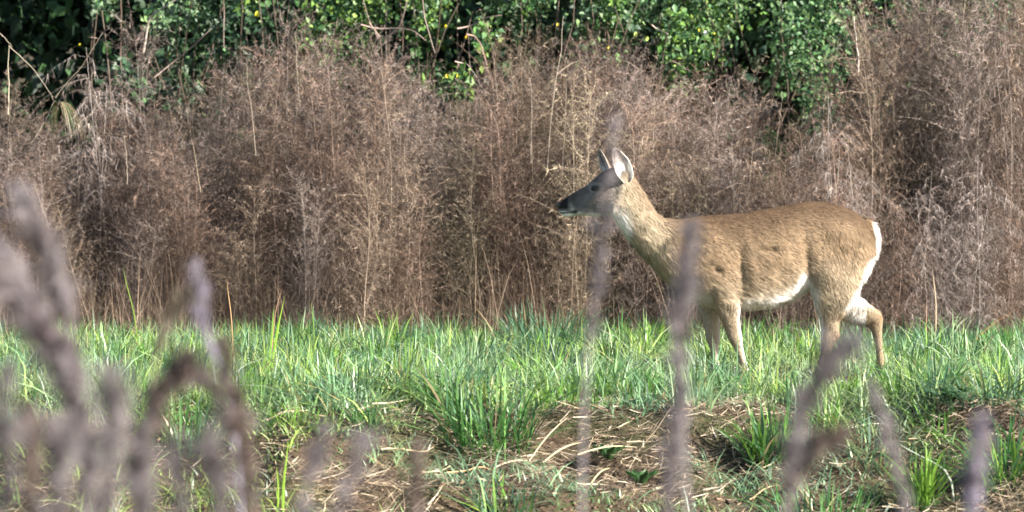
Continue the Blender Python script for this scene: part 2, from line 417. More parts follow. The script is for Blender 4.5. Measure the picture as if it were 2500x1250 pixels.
def clods():
    # crumbs of dark soil and leaf litter among the straw
    n = 5200
    x = rng.uniform(-2.9, 2.9, n); y = rng.uniform(13.9, 16.1, n)
    s = np.clip(rng.lognormal(-5.0, .4, n), 0, .012)
    tri = rng.normal(0, 1, (n, 4, 3)) * s[:, None, None]; 
    V = tri + np.stack([x, y, gz(x, y) + s * .3], -1)[:, None]
    F = (np.arange(n) * 4)[:, None, None] + np.array([[0, 1, 2], [0, 2, 3], [0, 3, 1], [1, 3, 2]])[None]
    c = np.repeat(np.array([[.12, .08, .05], [.05, .035, .025], [.2, .13, .08]])[rng.integers(0, 3, n)], 4, 0)
    me = np_mesh("leaf_litter", V.reshape(-1, 3), F.reshape(-1, 3), c, M_straw)
    tag(link(bpy.data.objects.new("leaf_litter", me)), "crumbs of dark soil and leaf litter between straws", "leaf litter", kind='stuff')
clods()
def straw_thing(a, b_, Y, wd, col, label):
    p0 = P(*a, Y); p1 = P(*b_, Y + .12); K = 8; t = np.linspace(0, 1, K)
    q = p0 + (p1 - p0) * t[:, None]; q[:, 2] += .03 * np.sin(t * PI) * .6 
    q[:, 2] = np.maximum(q[:, 2], gz(q[:, 0], q[:, 1]) + .03)
    o0 = q[0].copy(); b = Bag(); b.tube(q - o0, wd * np.interp(t, [0, .6, 1], [1, .9, .3]), col, 5)
    o = b.obj("straw_stalk", M_straw, smooth=True); o.location = o0; tag(o, label, "straw stalk", "long straws on the bank")
for a in [((1292, 1125), (1385, 1020), 15.1, .004, (.5, .38, .26), "pale straw slanting up the bank under the deer's nose"),
          ((1205, 1143), (1300, 1128), 15.0, .0042, (.46, .37, .25), "flat pale straw low on the bank right of the big tuft"),
          ((1325, 1130), (1420, 1080), 15.1, .005, (.42, .33, .2), "thick yellow straw in the middle of the straw heap"),
          ((1410, 1110), (1555, 1092), 15.1, .0038, (.5, .41, .26), "long level straw reaching the tall plume's stalk"),
          ((1440, 1185), (1488, 1143), 14.9, .004, (.5, .42, .22), "short steep straw below the long level one"),
          ((1408, 1202), (1480, 1198), 14.8, .0032, (.55, .5, .36), "thin whitish straw near the bottom plant with broad leaves"),
          ((1090, 1190), (1215, 1160), 14.9, .0038, (.42, .26, .13), "rusty straw below the largest tuft"),
          ((1030, 1210), (1100, 1140), 14.9, .004, (.5, .42, .26), "pale straw left of the rusty one"),
          ((640, 1115), (760, 1050), 15.3, .004, (.5, .4, .28), "grey straw poking out under the frosty tuft"),
          ((930, 1200), (1060, 1090), 15.0, .005, (.42, .33, .2), "thick tan straw slanting towards the big tuft's root"),
          ((660, 1010), (740, 970), 16.1, .004, (.6, .47, .36), "pinkish straw on the lip above the frosty tuft"),
          ((1830, 1225), (1900, 1185), 14.8, .003, (.45, .32, .18), "short brown straw beneath the upright broad tuft"),
          ((2080, 1044), (2190, 1044), 15.4, .003, (.55, .5, .4), "white level straw between arched plume and thin stalk")]:
    straw_thing(*a)

def broad_weed(px, py, Y, label):
    p = P(px, py, Y); x0, y0 = p[0], Y; o0 = np.array([x0, y0, float(gz(x0, y0))])
    r = empty("broadleaf_weed", o0); tag(r, label, "weed")
    for i in range(7):
        a = i * 2.4 + .3; L = .06 + .02 * math.sin(i * 3.1); u = np.linspace(-1, 1, 5); v = np.linspace(0, 1, 6)
        U, W = np.meshgrid(u, v); wd = .022 * np.sin(np.clip(W * .93 + .07, 0, 1)**.8 * PI)
        X = .01 + W * L; Yy = U * wd; Z = .05 * np.sin(W * 1.7) + .012 * np.abs(U) + .004 * np.sin(W * 20) 
        V = np.stack([X * math.cos(a) - Yy * math.sin(a), X * math.sin(a) + Yy * math.cos(a), Z + .02], -1).reshape(-1, 3)
        ii = np.arange(5)[:, None] * 5 + np.arange(4)[None]
        F = np.stack([ii, ii + 1, ii + 6, ii + 5], -1).reshape(-1, 4)
        c = np.tile(np.array([.035, .085, .025]) * (1 + .3 * math.sin(i * 5)), (30, 1))
        link(bpy.data.objects.new("leaf", np_mesh("leaf", V, F, c, M_leaf, True)), r)
broad_weed(1565, 1190, 14.95, "small broad leaved green weed low on the bank beside the tall plume")
broad_weed(1485, 1125, 15.2, "flat bright green weed sprig on the straw above the broad leaved one")
broad_weed(2330, 1010, 15.6, "low dark leafy weed in the bare patch at the bank's lip")

# ------------------------------------------------------------------ thicket of dead weeds
def top_px(px):     # crest of the dead weeds in the photograph
    return np.interp(px, [-400, 0, 60, 150, 260, 330, 470, 560, 640, 760, 860, 960, 1080, 1180, 1260, 1400, 1480, 1560, 1640, 1760, 1850, 1900, 2000, 2060, 2110, 2250, 2400, 2900],
                     [260, 230, 210, 330, 270, 260, 240, 160, 140, 90, 100, 140, 250, 220, 95, 110, 100, 150, 180, 190, 210, 290, 320, 240, 10, -30, -60, -60])
HUES = {"greyish mauve": [[.20, .16, .14], [.11, .088, .076], [.31, .26, .225]],
        "tan": [[.25, .19, .14], [.15, .112, .083], [.37, .295, .225]],
        "pinkish brown": [[.19, .13, .098], [.11, .076, .058], [.29, .215, .17]],
        "olive tinged": [[.18, .15, .105], [.11, .094, .065], [.28, .235, .17]],
        "silvery": [[.34, .29, .26], [.24, .195, .175], [.44, .39, .355]]}
def weed_geo(H, hue, droop=.0, dens=1.0, upright=.0):
    """stem bag, foliage bag in local coordinates"""
    cols = np.array(HUES[hue]) * np.array([.90, .868, .86])
    stem, fol = Bag(), Bag()
    S = int(rng.integers(2, 4))
    for s in range(S):
        lx, ly = rng.normal(0, .10, 2); t = np.linspace(0, 1, 9)
        hs = H * (1 if s == 0 else rng.uniform(.7, .95))
        sp = np.stack([lx * t * 1.2 + .02 * np.sin(t * 7 + s), ly * t * 1.2 + .02 * np.cos(t * 5 + s), hs * t], -1)
        sp[:, :2] += rng.normal(0, .05, 2)
        stem.tube(sp, np.interp(t, [0, 1], [.0042, .001]), cols[2] * .95, 4)
        nb = int(52 * dens * H)
        tb = rng.uniform(.03, .98, nb) ** .8
        base = np.stack([np.interp(tb, t, sp[:, i]) for i in range(3)], -1)
        az = rng.uniform(0, 2 * PI, nb)
        el = R(50) + upright + rng.normal(0, .32, nb) - droop * .6
        L = (.16 + .30 * np.sin(np.clip(tb, 0, 1) * PI * .9) ** .8) * rng.uniform(.6, 1.15, nb) * (H / 1.7) ** .5
        d = np.stack([np.cos(az) * np.cos(el), np.sin(az) * np.cos(el), np.sin(el)], -1)
        tt = np.linspace(0, 1, 5)
        g = np.zeros((nb, 5, 3)); g[..., 2] = -(droop * .9 + .10) * (tt**2)[None] * L[:, None]
        bp = base[:, None] + d[:, None] * tt[None, :, None] * L[:, None, None] + g
        bp = bp + np.cumsum(rng.normal(0, .011, bp.shape), 1)
        side = unit(np.cross(d, rnd_unit(nb)))
        cc = cols[rng.integers(0, 3, nb)] * rng.uniform(.7, 1.05, (nb, 1))
        fol.rib(bp, np.full((nb, 5), .0022) * np.array([1, .9, .7, .5, .2]), side, cc)
        # fine branchlets
        m = 28
        u = rng.uniform(.12, 1, (nb, m)); f = u * 4; i0 = np.clip(f.astype(int), 0, 3); fr = (f - i0)[..., None]
        idx = np.arange(nb)[:, None]
        q0 = bp[idx, i0] * (1 - fr) + bp[idx, i0 + 1] * fr
        q0 = q0.reshape(-1, 3); n = len(q0)
        dd = unit(np.repeat(d, m, 0) * .6 + rnd_unit(n) * 1.0 + np.array([0, 0, .25 - droop]))
        ll = rng.uniform(.016, .055, n)
        q2 = q0 + dd * ll[:, None]; q2[:, 2] -= (droop * .9 + .1) * ll
        q = np.stack([q0, q2], 1)
        c = np.repeat(cc, m, 0) * np.exp(rng.normal(0, .25, n))[:, None]
        pale = (rng.uniform(size=n) < .10)[:, None]; c = np.where(pale, c * 1.5, c)
        fol.rib(q, np.array([[.0029, 0]]) * rng.uniform(.7, 1.3, (n, 1)), unit(np.cross(dd, rnd_unit(n))), c)
    # leaf litter and fine dead sprays in the lower half
    n = 2600
    p = np.stack([rng.normal(0, .14, n), rng.normal(0, .14, n), H * rng.uniform(.0, .65, n)], -1); d = unit(rnd_unit(n) * .8 + np.array([0, 0, .8])); l = rng.uniform(.04, .12, n)[:, None]
    q = np.stack([p, p + d * l], 1)
    fol.rib(q, np.array([[.0026, 0]]).repeat(n, 0), unit(np.cross(d, rnd_unit(n))), cols[rng.integers(0, 3, n)] * .75 * np.exp(rng.normal(0, .3, n))[:, None])
    return stem, fol
VAR = {}
for hue in HUES:
    for k, (dr, de) in enumerate([(.0, 1.0), (.15, 1.1), (.75, .9)]):
        s, f = weed_geo(1.7, hue, dr, de)
        VAR[(hue, k)] = (s, f, s.mesh("stem", M_stem), f.mesh("foliage", M_dry))
def weed_thing(px, Y, ytop, hue, k, label, zrot):
    Y = Y + 1.0 * (float(fbm(P(px, 800, Y)[0] * 1.15 + 5, 2.2, 88, 2)) - .5); g = P(px, 800, Y); x = g[0]; z = float(gz(x, Y)) - .02
    ztop = P(px, ytop, Y)[2]; s = (ztop - z) / 1.76
    r = empty("dead_weed", (x, Y, z)); r.rotation_euler = (rng.normal(0, .04), rng.normal(0, .06), zrot)
    r.scale = (.5 + .5 * s, .5 + .5 * s, s)
    tag(r, label, "weed", "dead feathery weeds of the thicket")
    _, _, sm, fm = VAR[(hue, k)]
    link(bpy.data.objects.new("stem", sm), r); link(bpy.data.objects.new("foliage", fm), r)

WEEDS = [ # px, Y, crest, hue, variant, label
 (40, 23.0, 225, "tan", 0, "dead weed with rusty plume right at the left end of the crest"),
 (255, 22.6, 90, "silvery", 2, "loose wispy mauve plume standing against the darkest gap"),
 (335, 22.8, 60, "greyish mauve", 1, "mauve plume beside the wispy one, below silvery leaves"),
 (430, 22.6, 235, "olive tinged", 0, "dull olive dead weed under the dark leafy hollow"),
 (560, 22.4, 150, "greyish mauve", 0, "tangled grey dead weed at the crest left of the tallest mauve one"),
 (650, 22.3, 130, "pinkish brown", 1, "pinkish dead weed filling the crest beneath the yellow heart leaf"),
 (735, 22.6, 30, "greyish mauve", 0, "tallest mauve dead weed, reaching into the green leaves"),
 (840, 22.3, 95, "pinkish brown", 0, "rounded pink brown dead weed next to bare looping vines"),
 (960, 22.0, 145, "tan", 1, "pale tan dead weed below the dark hole with looping vines"),
 (1090, 22.4, 245, "olive tinged", 0, "short olive dead weed directly under the hanging vine leaves"),
 (1250, 22.2, 90, "tan", 0, "tall tan dead weed right of the hanging vine leaves"),
 (1350, 22.6, 105, "olive tinged", 1, "yellowish dead weed between two tall pale stems"),
 (1450, 22.4, 100, "pinkish brown", 0, "rosy dead weed topping the thicket above the deer's forehead"),
 (1560, 22.0, 175, "tan", 0, "light tan weed plume above the deer's ears"),
 (1650, 22.3, 165, "pinkish brown", 1, "brown dead weed above the deer's neck under dark leaves"),
 (1760, 22.1, 185, "greyish mauve", 0, "dense grey weed above the deer's shoulder"),
 (1850, 22.4, 215, "tan", 2, "drooping tan weed beside the shaded green notch above the deer's back"),
 (1990, 22.0, 290, "pinkish brown", 0, "rust brown weed above the middle of the deer's back"),
 (2090, 21.7, 200, "silvery", 2, "silvery weeping weed with pale drooping tassels above the rump"),
 (2140, 22.5, -20, "tan", 0, "very tall tan weed at the end of the ivy"),
 (2230, 22.6, -40, "olive tinged", 1, "very tall olive weed just past the end of the ivy"),
 (2330, 22.4, -50, "greyish mauve", 0, "very tall grey weed over the tail end"),
 (2440, 22.6, -70, "pinkish brown", 1, "very tall rosy weed at the far corner"),
 (60, 21.7, 420, "pinkish brown", 1, "front weed behind the thickest foreground plume"),
 (200, 21.6, 450, "tan", 0, "sunlit pale tan weed standing low in front at the left"),
 (330, 21.7, 520, "greyish mauve", 0, "dark mauve low weed beside the sunlit pale tan one"),
 (470, 21.8, 400, "pinkish brown", 0, "front brown weed above the narrow arching reed head"),
 (620, 21.7, 440, "tan", 1, "front tan weed behind the bright blade pair"),
 (760, 21.7, 420, "greyish mauve", 0, "front grey weed left of the pale spreading one"),
 (880, 21.6, 380, "tan", 0, "pale spreading front weed in the middle of the thicket"),
 (1010, 21.7, 460, "pinkish brown", 1, "front rosy weed over the loose tall tuft"),
 (1130, 21.6, 350, "olive tinged", 0, "front khaki weed above the largest tuft"),
 (1250, 21.7, 440, "pinkish brown", 0, "brown front weed facing the deer's nose"),
 (1380, 21.6, 400, "tan", 1, "tan front weed touching the outline of the deer's muzzle"),
 (1560, 21.8, 400, "greyish mauve", 0, "grey weed directly behind the deer's head and neck"),
 (1700, 21.7, 340, "olive tinged", 1, "khaki weed rising behind the deer's withers"),
 (1800, 21.8, 330, "silvery", 2, "weeping grey weed behind the deer's mid back"),
 (1950, 21.7, 380, "pinkish brown", 0, "dark brown weed behind the highest part of the rump"),
 (2170, 21.5, 450, "pinkish brown", 2, "drooping rosy weed just behind the white tail"),
 (2260, 21.5, 400, "silvery", 2, "drooping silvery weed a step beyond the tail"),
 (2370, 21.5, 360, "silvery", 2, "pale arching weed above the orange leaning stalk"),
 (2470, 21.5, 420, "pinkish brown", 0, "front brown weed at the thicket's right end")]
for i, (px, Y, yt, hue, k, lab) in enumerate(WEEDS):
    weed_thing(px, Y, yt, hue, k, lab, rng.uniform(0, 6.28))

def bulge(x): return 1.0 * (float(fbm(x * 1.15 + 5, 2.2, 88, 2)) - .5)
def weed_mass():
    S, F = Bag(), Bag(); keys = list(VAR)
    n = 0
    for Y in (21.9, 22.2, 22.6, 23.0, 23.5):
        w_ = .152 * Y + .8
        for x in np.arange(-w_, w_, .27):
            xx = x + rng.normal(0, .08); yy = Y + rng.normal(0, .12) + bulge(x)
            px = 1250 + xx * FPX / yy
            zt = P(px, top_px(px) + 5 + abs(rng.normal(0, 40)) + (22.9 - Y) * 60, yy)[2]
            if 1828 < px < 1905 and Y < 23.2: continue
            if xx > 1.62 + .1 and xx < 2.1 and Y > 22.4: zt -= .1
            z = float(gz(xx, yy)); s = (zt - z) / 1.75
            if Y < 22.5 and val_noise(xx * 1.9 + 3, Y * .9, 77) < .46: continue
            if s < .3: continue
            key = keys[int(rng.choice(len(keys), p=np.array([5, 4, .6, 1.8, 1.4, .6, 4, 3, 1, .5, .3, .1, .1, 0, .1]) / 22.5))]
            a = rng.uniform(0, 6.28); ca, sa = math.cos(a), math.sin(a)
            tone = np.exp(rng.normal(-.03, .30))
            for src, dst in ((VAR[key][0], S), (VAR[key][1], F)):
                V = np.concatenate(src.V); h = .5 + .5 * s
                W = np.stack([(V[:, 0] * ca - V[:, 1] * sa) * h + xx, (V[:, 0] * sa + V[:, 1] * ca) * h + yy, V[:, 2] * s + z], -1)
                Q = np.concatenate(src.Q) if src.Q else np.zeros((0, 4), int)
                T = np.concatenate(src.T) if src.T else np.zeros((0, 3), int)
                dst.add(W, Q, T, np.concatenate(src.C) * tone)
            n += 1
    tag(F.obj("thicket", M_dry), "dense brown mass of dead feathery weeds filling the thicket", "thicket", kind='stuff')
    tag(S.obj("thicket_stems", M_stem), "crowded thin stems inside the dead weed thicket", "thicket", kind='stuff')
    return n
weed_mass()
def low_brush():
    # upright reddish stalks and dead grass at the thicket foot
    n = 15000
    x = rng.uniform(-4.1, 4.1, n); y = rng.uniform(21.15, 22.3, n); kk = fbm(x * 2.4, y * 1.5, 53) > rng.uniform(.35, .55, n); x, y = x[kk], y[kk]; n = len(x)
    h = (.08 + .62 * rng.uniform(0, 1, n)**2) * (.3 + 1.2 * fbm(x * 3, y * 2 + 4, 51)); wd = rng.uniform(.001, .0026, n)
    C_ = np.array([[.17, .12, .09], [.24, .17, .12], [.11, .075, .055], [.33, .25, .18]])
    c = C_[rng.integers(0, 4, n)] * np.exp(rng.normal(0, .22, n))[:, None]
    b = Bag(); b.rib(*blades(n, (x, y), h, wd, np.abs(rng.normal(.12, .3, n)), c, K=4))
    tag(b.obj("dead_undergrowth", M_dry), "upright rusty dead grass along the thicket foot", "undergrowth", kind='stuff')
low_brush()
def pale_stem(pts, Y, r, col, label, name="tall_stem"):
    p = np.array([P(a, b, Y) for a, b in pts]); t = np.linspace(0, 1, len(p)); tt = np.linspace(0, 1, 14)
    q = np.stack([np.interp(tt, t, p[:, i]) for i in range(3)], -1)
    q[1:-1] += np.cumsum(rng.normal(0, .0022, (12, 3)), 0); o0 = q[0].copy()
    b = Bag(); b.tube(q - o0, np.interp(tt, [0, 1], [r, r * .45]), col, 5)
    o = b.obj(name, M_stem, smooth=True); o.location = o0; tag(o, label, "stem")
PS = (.30, .245, .19)
pale_stem([(1335, 420), (1352, 240), (1368, 130), (1375, 40)], 21.9, .0035, PS, "tallest pale bare stem above the deer's forehead")
pale_stem([(1296, 400), (1294, 260), (1292, 190)], 21.8, .0032, PS, "straight pale stem left of the tallest bare one")
pale_stem([(1372, 420), (1378, 300), (1382, 200)], 21.9, .0022, PS, "slim grey stem right of the tallest bare one")
pale_stem([(490, 470), (478, 400), (468, 340)], 21.5, .0018, (.34, .27, .18), "short yellowish stem in the left thicket")
pale_stem([(310, 450), (306, 380), (303, 330)], 21.6, .0022, PS, "thin pale stem above the sunlit tan weed")
pale_stem([(625, 380), (610, 250), (600, 140)], 21.9, .0022, PS, "leaning thin stem under the pink crest weed")
pale_stem([(730, 240), (728, 150), (726, 70)], 22.0, .0022, PS, "white stem inside the tallest mauve weed")
pale_stem([(2040, 490), (2045, 420), (2048, 350)], 21.6, .0026, PS, "grey stem rising from behind the deer's rump")
pale_stem([(2082, 490), (2080, 420), (2072, 350)], 21.5, .0026, PS, "second grey stem under the weeping silvery weed")
pale_stem([(2096, 180), (2092, 100), (2085, 40)], 22.2, .007, (.4, .33, .29), "stout grey stem at the end of the ivy")
pale_stem([(120, 560), (100, 500), (80, 450)], 21.2, .0022, PS, "pale twig crossing behind the far left foreground plume")
pale_stem([(20, 280), (22, 200), (22, 110)], 22.5, .0045, (.36, .31, .23), "broken upright reed culm at the far left with split top")
pale_stem([(22, 112), (75, 165), (130, 245)], 22.4, .0026, (.34, .29, .22), "reed culm snapped down towards the grass fountain")
pale_stem([(-10, 75), (10, 92), (30, 115)], 22.5, .0026, (.34, .29, .22), "short snapped culm slanting in from the left edge")
pale_stem([(135, 240), (165, 200), (195, 165), (250, 80)], 22.5, .0026, (.25, .2, .15), "brown culm rising towards the silvery leaves")
pale_stem([(75, 350), (110, 300), (135, 245)], 22.3, .0035, (.28, .24, .18), "thick dry culm leaning into the grass fountain")

# ------------------------------------------------------------------ vine covered shrubs behind
def leaf_cloud(n, cen, rad, size, cols, hollow=.0, face=.6):
    """leaves scattered through an ellipsoid, folded pointed leaves"""
    d = rnd_unit(n); r = rng.uniform(hollow, 1, n) ** .45
    c = np.array(cen) + d * r[:, None] * np.array(rad)
    c += .12 * np.stack([val_noise(c[:, 0] * 3, c[:, 2] * 3, 61), val_noise(c[:, 0] * 3, c[:, 2] * 3, 62), val_noise(c[:, 0] * 3, c[:, 2] * 3, 63)], -1)
    keep = fbm(c[:, 0] * 4 + cen[0], c[:, 2] * 4 + c[:, 1] * 1.4, 71) > .47
    c = c[keep]; n = len(c)
    nrm = unit(rnd_unit(n) * 1.2 + np.array([.25, -face, .45])); ax = unit(np.cross(nrm, rnd_unit(n))); ax[:, 2] -= .35; ax = unit(ax)
    sd = unit(np.cross(nrm, ax)); s = size * np.clip(np.exp(rng.normal(-.05, .35, n)), .4, 1.5)[:, None]
    up = np.cross(ax, sd)
    v = np.stack([c, c + ax * s * .35 + sd * s * .33 + up * s * .10, c + ax * s * .5, c + ax * s * .35 - sd * s * .33 + up * s * .10, c + ax * s * 1.05], 1)
    base = (np.arange(n) * 5)[:, None]
    T = np.concatenate([base + np.array([[0, 1, 2]]), base + np.array([[0, 2, 3]]), base + np.array([[1, 4, 2]]), base + np.array([[2, 4, 3]])])
    cl = np.array(cols)[rng.integers(0, len(cols), n)] * np.exp(rng.normal(0, .25, n))[:, None]
    return v.reshape(-1, 3), np.zeros((0, 4), int), T, np.repeat(cl, 5, 0)
G_IVY = [[.05, .115, .04], [.07, .14, .05], [.03, .08, .03], [.12, .19, .07], [.02, .05, .02]]
G_DARK = [[.02, .045, .025], [.03, .06, .03], [.025, .05, .03]]  # low leaf tones put the shade of the wood into the colour
G_SILV = [[.09, .14, .08], [.06, .11, .06], [.13, .18, .11]]
G_LIME = [[.11, .20, .04], [.07, .16, .035], [.16, .25, .05]]
def shrub(name, label, px, Y, blobs, cols, size=.046, twigs=20, cat="shrub"):
    x0 = P(px, 300, Y)[0]; o0 = np.array([x0, Y, float(gz(x0, Y))])
    r = empty(name, o0); tag(r, label, cat)
    b = Bag()
    for (bx, bz, by, rx, rz, ry, n) in blobs:
        V, Q, T, C = leaf_cloud(n, P(bx, bz, Y + by) - o0, (rx, ry, rz), size, cols); b.add(V, Q, T, C)
    f = b.obj("foliage", M_leaf, r); f['kind'] = 'stuff'
    t = Bag()
    for i in range(twigs):
        bx, bz, by, rx, rz, ry, n = blobs[i % len(blobs)]
        e = P(bx, bz, Y + by) - o0 + rng.uniform(-1, 1, 3) * np.array([rx, ry, rz]) * .95
        s0 = np.array([rng.normal(0, .25), rng.normal(.3, .2), 0]); u = np.linspace(0, 1, 10)[:, None]
        m = (s0 + e) / 2 + rng.normal(0, .18, 3)
        q = (1 - u)**2 * s0 + 2 * u * (1 - u) * m + u**2 * e + rng.normal(0, .012, (10, 3))
        t.tube(q, np.linspace(.011, .003, 10), np.array([.11, .08, .06]) * rng.uniform(.6, 1.3), 5)
    t.obj("branches", M_stem, r, True)
shrub("leafy_shrub", "shrub with silvery green leaves beside the darkest gap", 330, 25.0,
      [(345, 10, 0, .42, .28, .5, 2400), (420, 110, .4, .35, .35, .4, 900), (420, -120, .5, .6, .4, .9, 2400)], G_SILV + G_IVY, .045)
shrub("leafy_shrub", "dark leafy shrub with a glowing lower sprig left of the tallest mauve weed", 500, 25.3,
      [(520, 40, 0, .55, .45, .6, 2600), (600, -80, .6, .9, .6, .9, 3200), (370, 200, -.9, .35, .2, .3, 700)], G_DARK + G_IVY[:1], .05)
shrub("leafy_shrub", "lush shrub crown above the tallest mauve weed", 700, 25.0,
      [(700, 10, 0, .45, .5, .6, 2600), (820, -60, .5, .6, .5, .8, 2200), (780, 120, .4, .4, .3, .5, 900)], G_IVY + G_LIME, .045)
shrub("ivy_vine", "ivy sheet draped beside the bare looping vines", 960, 25.2,
      [(930, -20, .3, .6, .28, .6, 1900), (1000, 20, 0, .30, .35, .4, 1300), (1000, 200, .1, .35, .15, .4, 500)], G_LIME + G_IVY, .045, cat="vine")
shrub("ivy_vine", "column of ivy hanging down into the thicket with yellow leaves", 1120, 24.4,
      [(1100, 60, 0, .26, .35, .4, 1300), (1110, 170, -.5, .20, .28, .3, 900), (1150, -60, .4, .7, .35, .8, 2400), (1100, 215, -1.1, .13, .13, .15, 260)], G_IVY + G_LIME, .045, cat="vine")
shrub("ivy_vine", "broad ivy curtain over the rosy crest weed", 1350, 25.0,
      [(1300, 30, 0, .5, .3, .6, 2200), (1450, 40, 0, .5, .45, .6, 2600), (1400, -80, .6, 1.0, .5, 1, 3600)], G_IVY + G_SILV, .045, cat="vine")
shrub("leafy_shrub", "shrub with bright lime leaves in front of darker ivy", 1580, 24.6,
      [(1540, 60, 0, .32, .38, .4, 1500), (1620, 100, .1, .4, .45, .5, 1700), (1640, -40, .6, .8, .5, .9, 3000)], G_LIME + G_IVY, .045)
shrub("ivy_vine", "deep green glossy ivy above the deer's back", 1850, 24.8,
      [(1800, 70, 0, .5, .45, .6, 3000), (1930, 90, -.1, .45, .6, .5, 3000), (1950, 250, -.6, .22, .35, .3, 800), (1820, -80, .7, 1.0, .6, 1, 4000)], G_IVY, .038, cat="vine")
shrub("leafy_shrub", "dim shrub half hidden behind the very tall weeds", 2300, 25.4,
      [(2250, 60, 0, .9, .7, .7, 3000), (2450, 0, .3, .8, .8, .9, 3000)], G_DARK + G_IVY, .045)
shrub("shade_toned_shrub", "dark shrub with shade in its leaf colour in the upper corner behind the broken reed culms", 60, 28.6,
      [(60, 60, 0, .9, .7, .5, 1300), (-60, -60, .2, 1.0, .7, .6, 1300)], G_DARK, .045)  # leaf colour itself holds the shade of this corner
shrub("ivy_vine", "dark ivy sprig in the notch between weeds above the deer's back", 1862, 22.9,
      [(1862, 430, 0, .10, .22, .15, 420), (1866, 330, .1, .12, .25, .15, 420), (1835, 480, -.4, .08, .09, .1, 120)], G_IVY, .04, twigs=4, cat="vine")
# woodland behind: dark trees with trunks; tall dense crowns shaped to shade the gaps
TREE = []
for v_ in range(2):
    t = Bag(); u = np.linspace(0, 1, 8); H = 7.4
    t.tube(np.stack([.15 * np.sin(u * 3), .1 * u, H * .8 * u], -1), np.linspace(.16, .05, 8), (.07, .055, .045), 8)
    for i in range(9):
        a = i * 2.4; z0 = H * (.25 + .07 * i); q = np.linspace(0, 1, 6)[:, None] * np.array([math.cos(a) * 1.6, math.sin(a) * 1.6, .9]) + np.array([0, 0, z0])
        t.tube(q, np.linspace(.05, .012, 6), (.07, .055, .045), 5)
    b = Bag()
    for i in range(16):
        a = i * 2.4 + v_; rr = 1.25 + .6 * math.sin(i * 1.7 + v_)
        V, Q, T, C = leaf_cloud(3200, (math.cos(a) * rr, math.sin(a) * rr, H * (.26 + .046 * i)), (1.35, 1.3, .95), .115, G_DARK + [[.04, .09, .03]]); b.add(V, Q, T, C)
    TREE.append((t.mesh("trunk", M_stem, True), b.mesh("crown", M_leaf)))
def wood_tree(i, px, Y, label):
    x0 = P(px, 300, Y)[0]; r = empty("woodland_tree", (x0, Y, float(gz(x0, Y)) - .1)); tag(r, label, "tree", "trees of the wood behind")
    r.rotation_euler = (0, 0, i * 1.9); r.scale = (1, 1, .95 + .05 * (i % 3))
    link(bpy.data.objects.new("trunk", TREE[i % 2][0]), r); f = link(bpy.data.objects.new("crown", TREE[i % 2][1]), r); f['kind'] = 'stuff'
for i, (px, Y, lab) in enumerate([(-250, 28.6, "dark tree behind the black gap at the far left"), (300, 28.8, "dark tree trunk behind the silvery leaved shrub"),
        (760, 28.5, "tree behind the tallest mauve weed"), (1200, 28.8, "tree behind the hanging ivy column"), (1650, 28.5, "tree behind the bright lime shrub"),
        (2100, 28.8, "tree behind the end of the glossy ivy"), (2550, 28.5, "tree behind the very tall weeds at the corner"), (3050, 28.6, "tree past the very tall weeds, outermost of the wood")]):
    wood_tree(i, px, Y, lab)
def dark_leaf_backdrop():
    # upright leaf layer behind everything, coloured dark so gaps read as shade
    n = 16000
    x = rng.uniform(-7, 7, n); z = rng.uniform(0, 5.5, n); y = 31.5 + rng.uniform(0, 1.6, n)
    nrm = unit(rnd_unit(n) + np.array([0, -.6, .4])); ax = unit(np.cross(nrm, rnd_unit(n))); sd = np.cross(nrm, ax)
    c = np.stack([x, y, z], -1); s = rng.uniform(.06, .14, n)[:, None]
    v = np.stack([c, c + ax * s * .5 + sd * s * .3, c + ax * s, c + ax * s * .5 - sd * s * .3], 1)
    F = (np.arange(n) * 4)[:, None] + np.arange(4)[None]
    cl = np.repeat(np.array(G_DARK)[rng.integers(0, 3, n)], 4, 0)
    tag(link(bpy.data.objects.new("far_woodland", np_mesh("far_woodland", v.reshape(-1, 3), F, cl, M_leaf))), "woodland foliage behind everything, shade put into its dark colour", "woodland", kind='stuff')
dark_leaf_backdrop()

def vine_curve(pts, Y, r, label, col=(.24, .18, .15)):
    p = np.array([P(a, b, Y) for a, b in pts]); t = np.linspace(0, 1, len(p)); tt = np.linspace(0, 1, 24)
    q = np.stack([np.interp(tt, t, p[:, i]) for i in range(3)], -1)
    for _ in range(3): q[1:-1] = (q[:-2] + 2 * q[1:-1] + q[2:]) / 4
    q[:, 1] += .08 * np.sin(tt * 5); o0 = q[0].copy()
    b = Bag(); b.tube(q - o0, np.interp(tt, [0, 1], [r, r * .5]), col, 5)
    o = b.obj("bare_vine", M_stem, smooth=True); o.location = o0; tag(o, label, "vine", "bare vines among the leaves")
vine_curve([(900, 55), (915, 75), (930, 97), (955, 85), (980, 60), (990, 20), (1000, -20)], 24.3, .007, "bare vine looping through the dark hole")
vine_curve([(880, 60), (920, 70), (970, 68), (1010, 75), (1040, 100)], 24.2, .006, "level bare vine crossing the dark hole")
vine_curve([(925, 100), (900, 50), (885, -10)], 24.3, .006, "bare vine climbing from the loop's lowest point")
vine_curve([(1030, -10), (1035, 40), (1050, 90), (1062, 130)], 23.9, .005, "thin vine hanging in front of the ivy column")
vine_curve([(1115, 70), (1150, 62), (1180, 45), (1225, 38)], 23.9, .006, "short bare branch across the ivy curtain")
vine_curve([(1138, 84), (1158, 86), (1175, 110), (1190, 160)], 23.6, .005, "reddish bare twig bent beside the ivy column", (.33, .2, .16))
vine_curve([(1110, 150), (1140, 155), (1165, 190)], 23.5, .004, "small arching twig below the reddish one", (.36, .3, .25))
vine_curve([(375, 190), (420, 150), (470, 115), (520, 70)], 23.6, .005, "straight twig slanting across the dark leafy hollow")
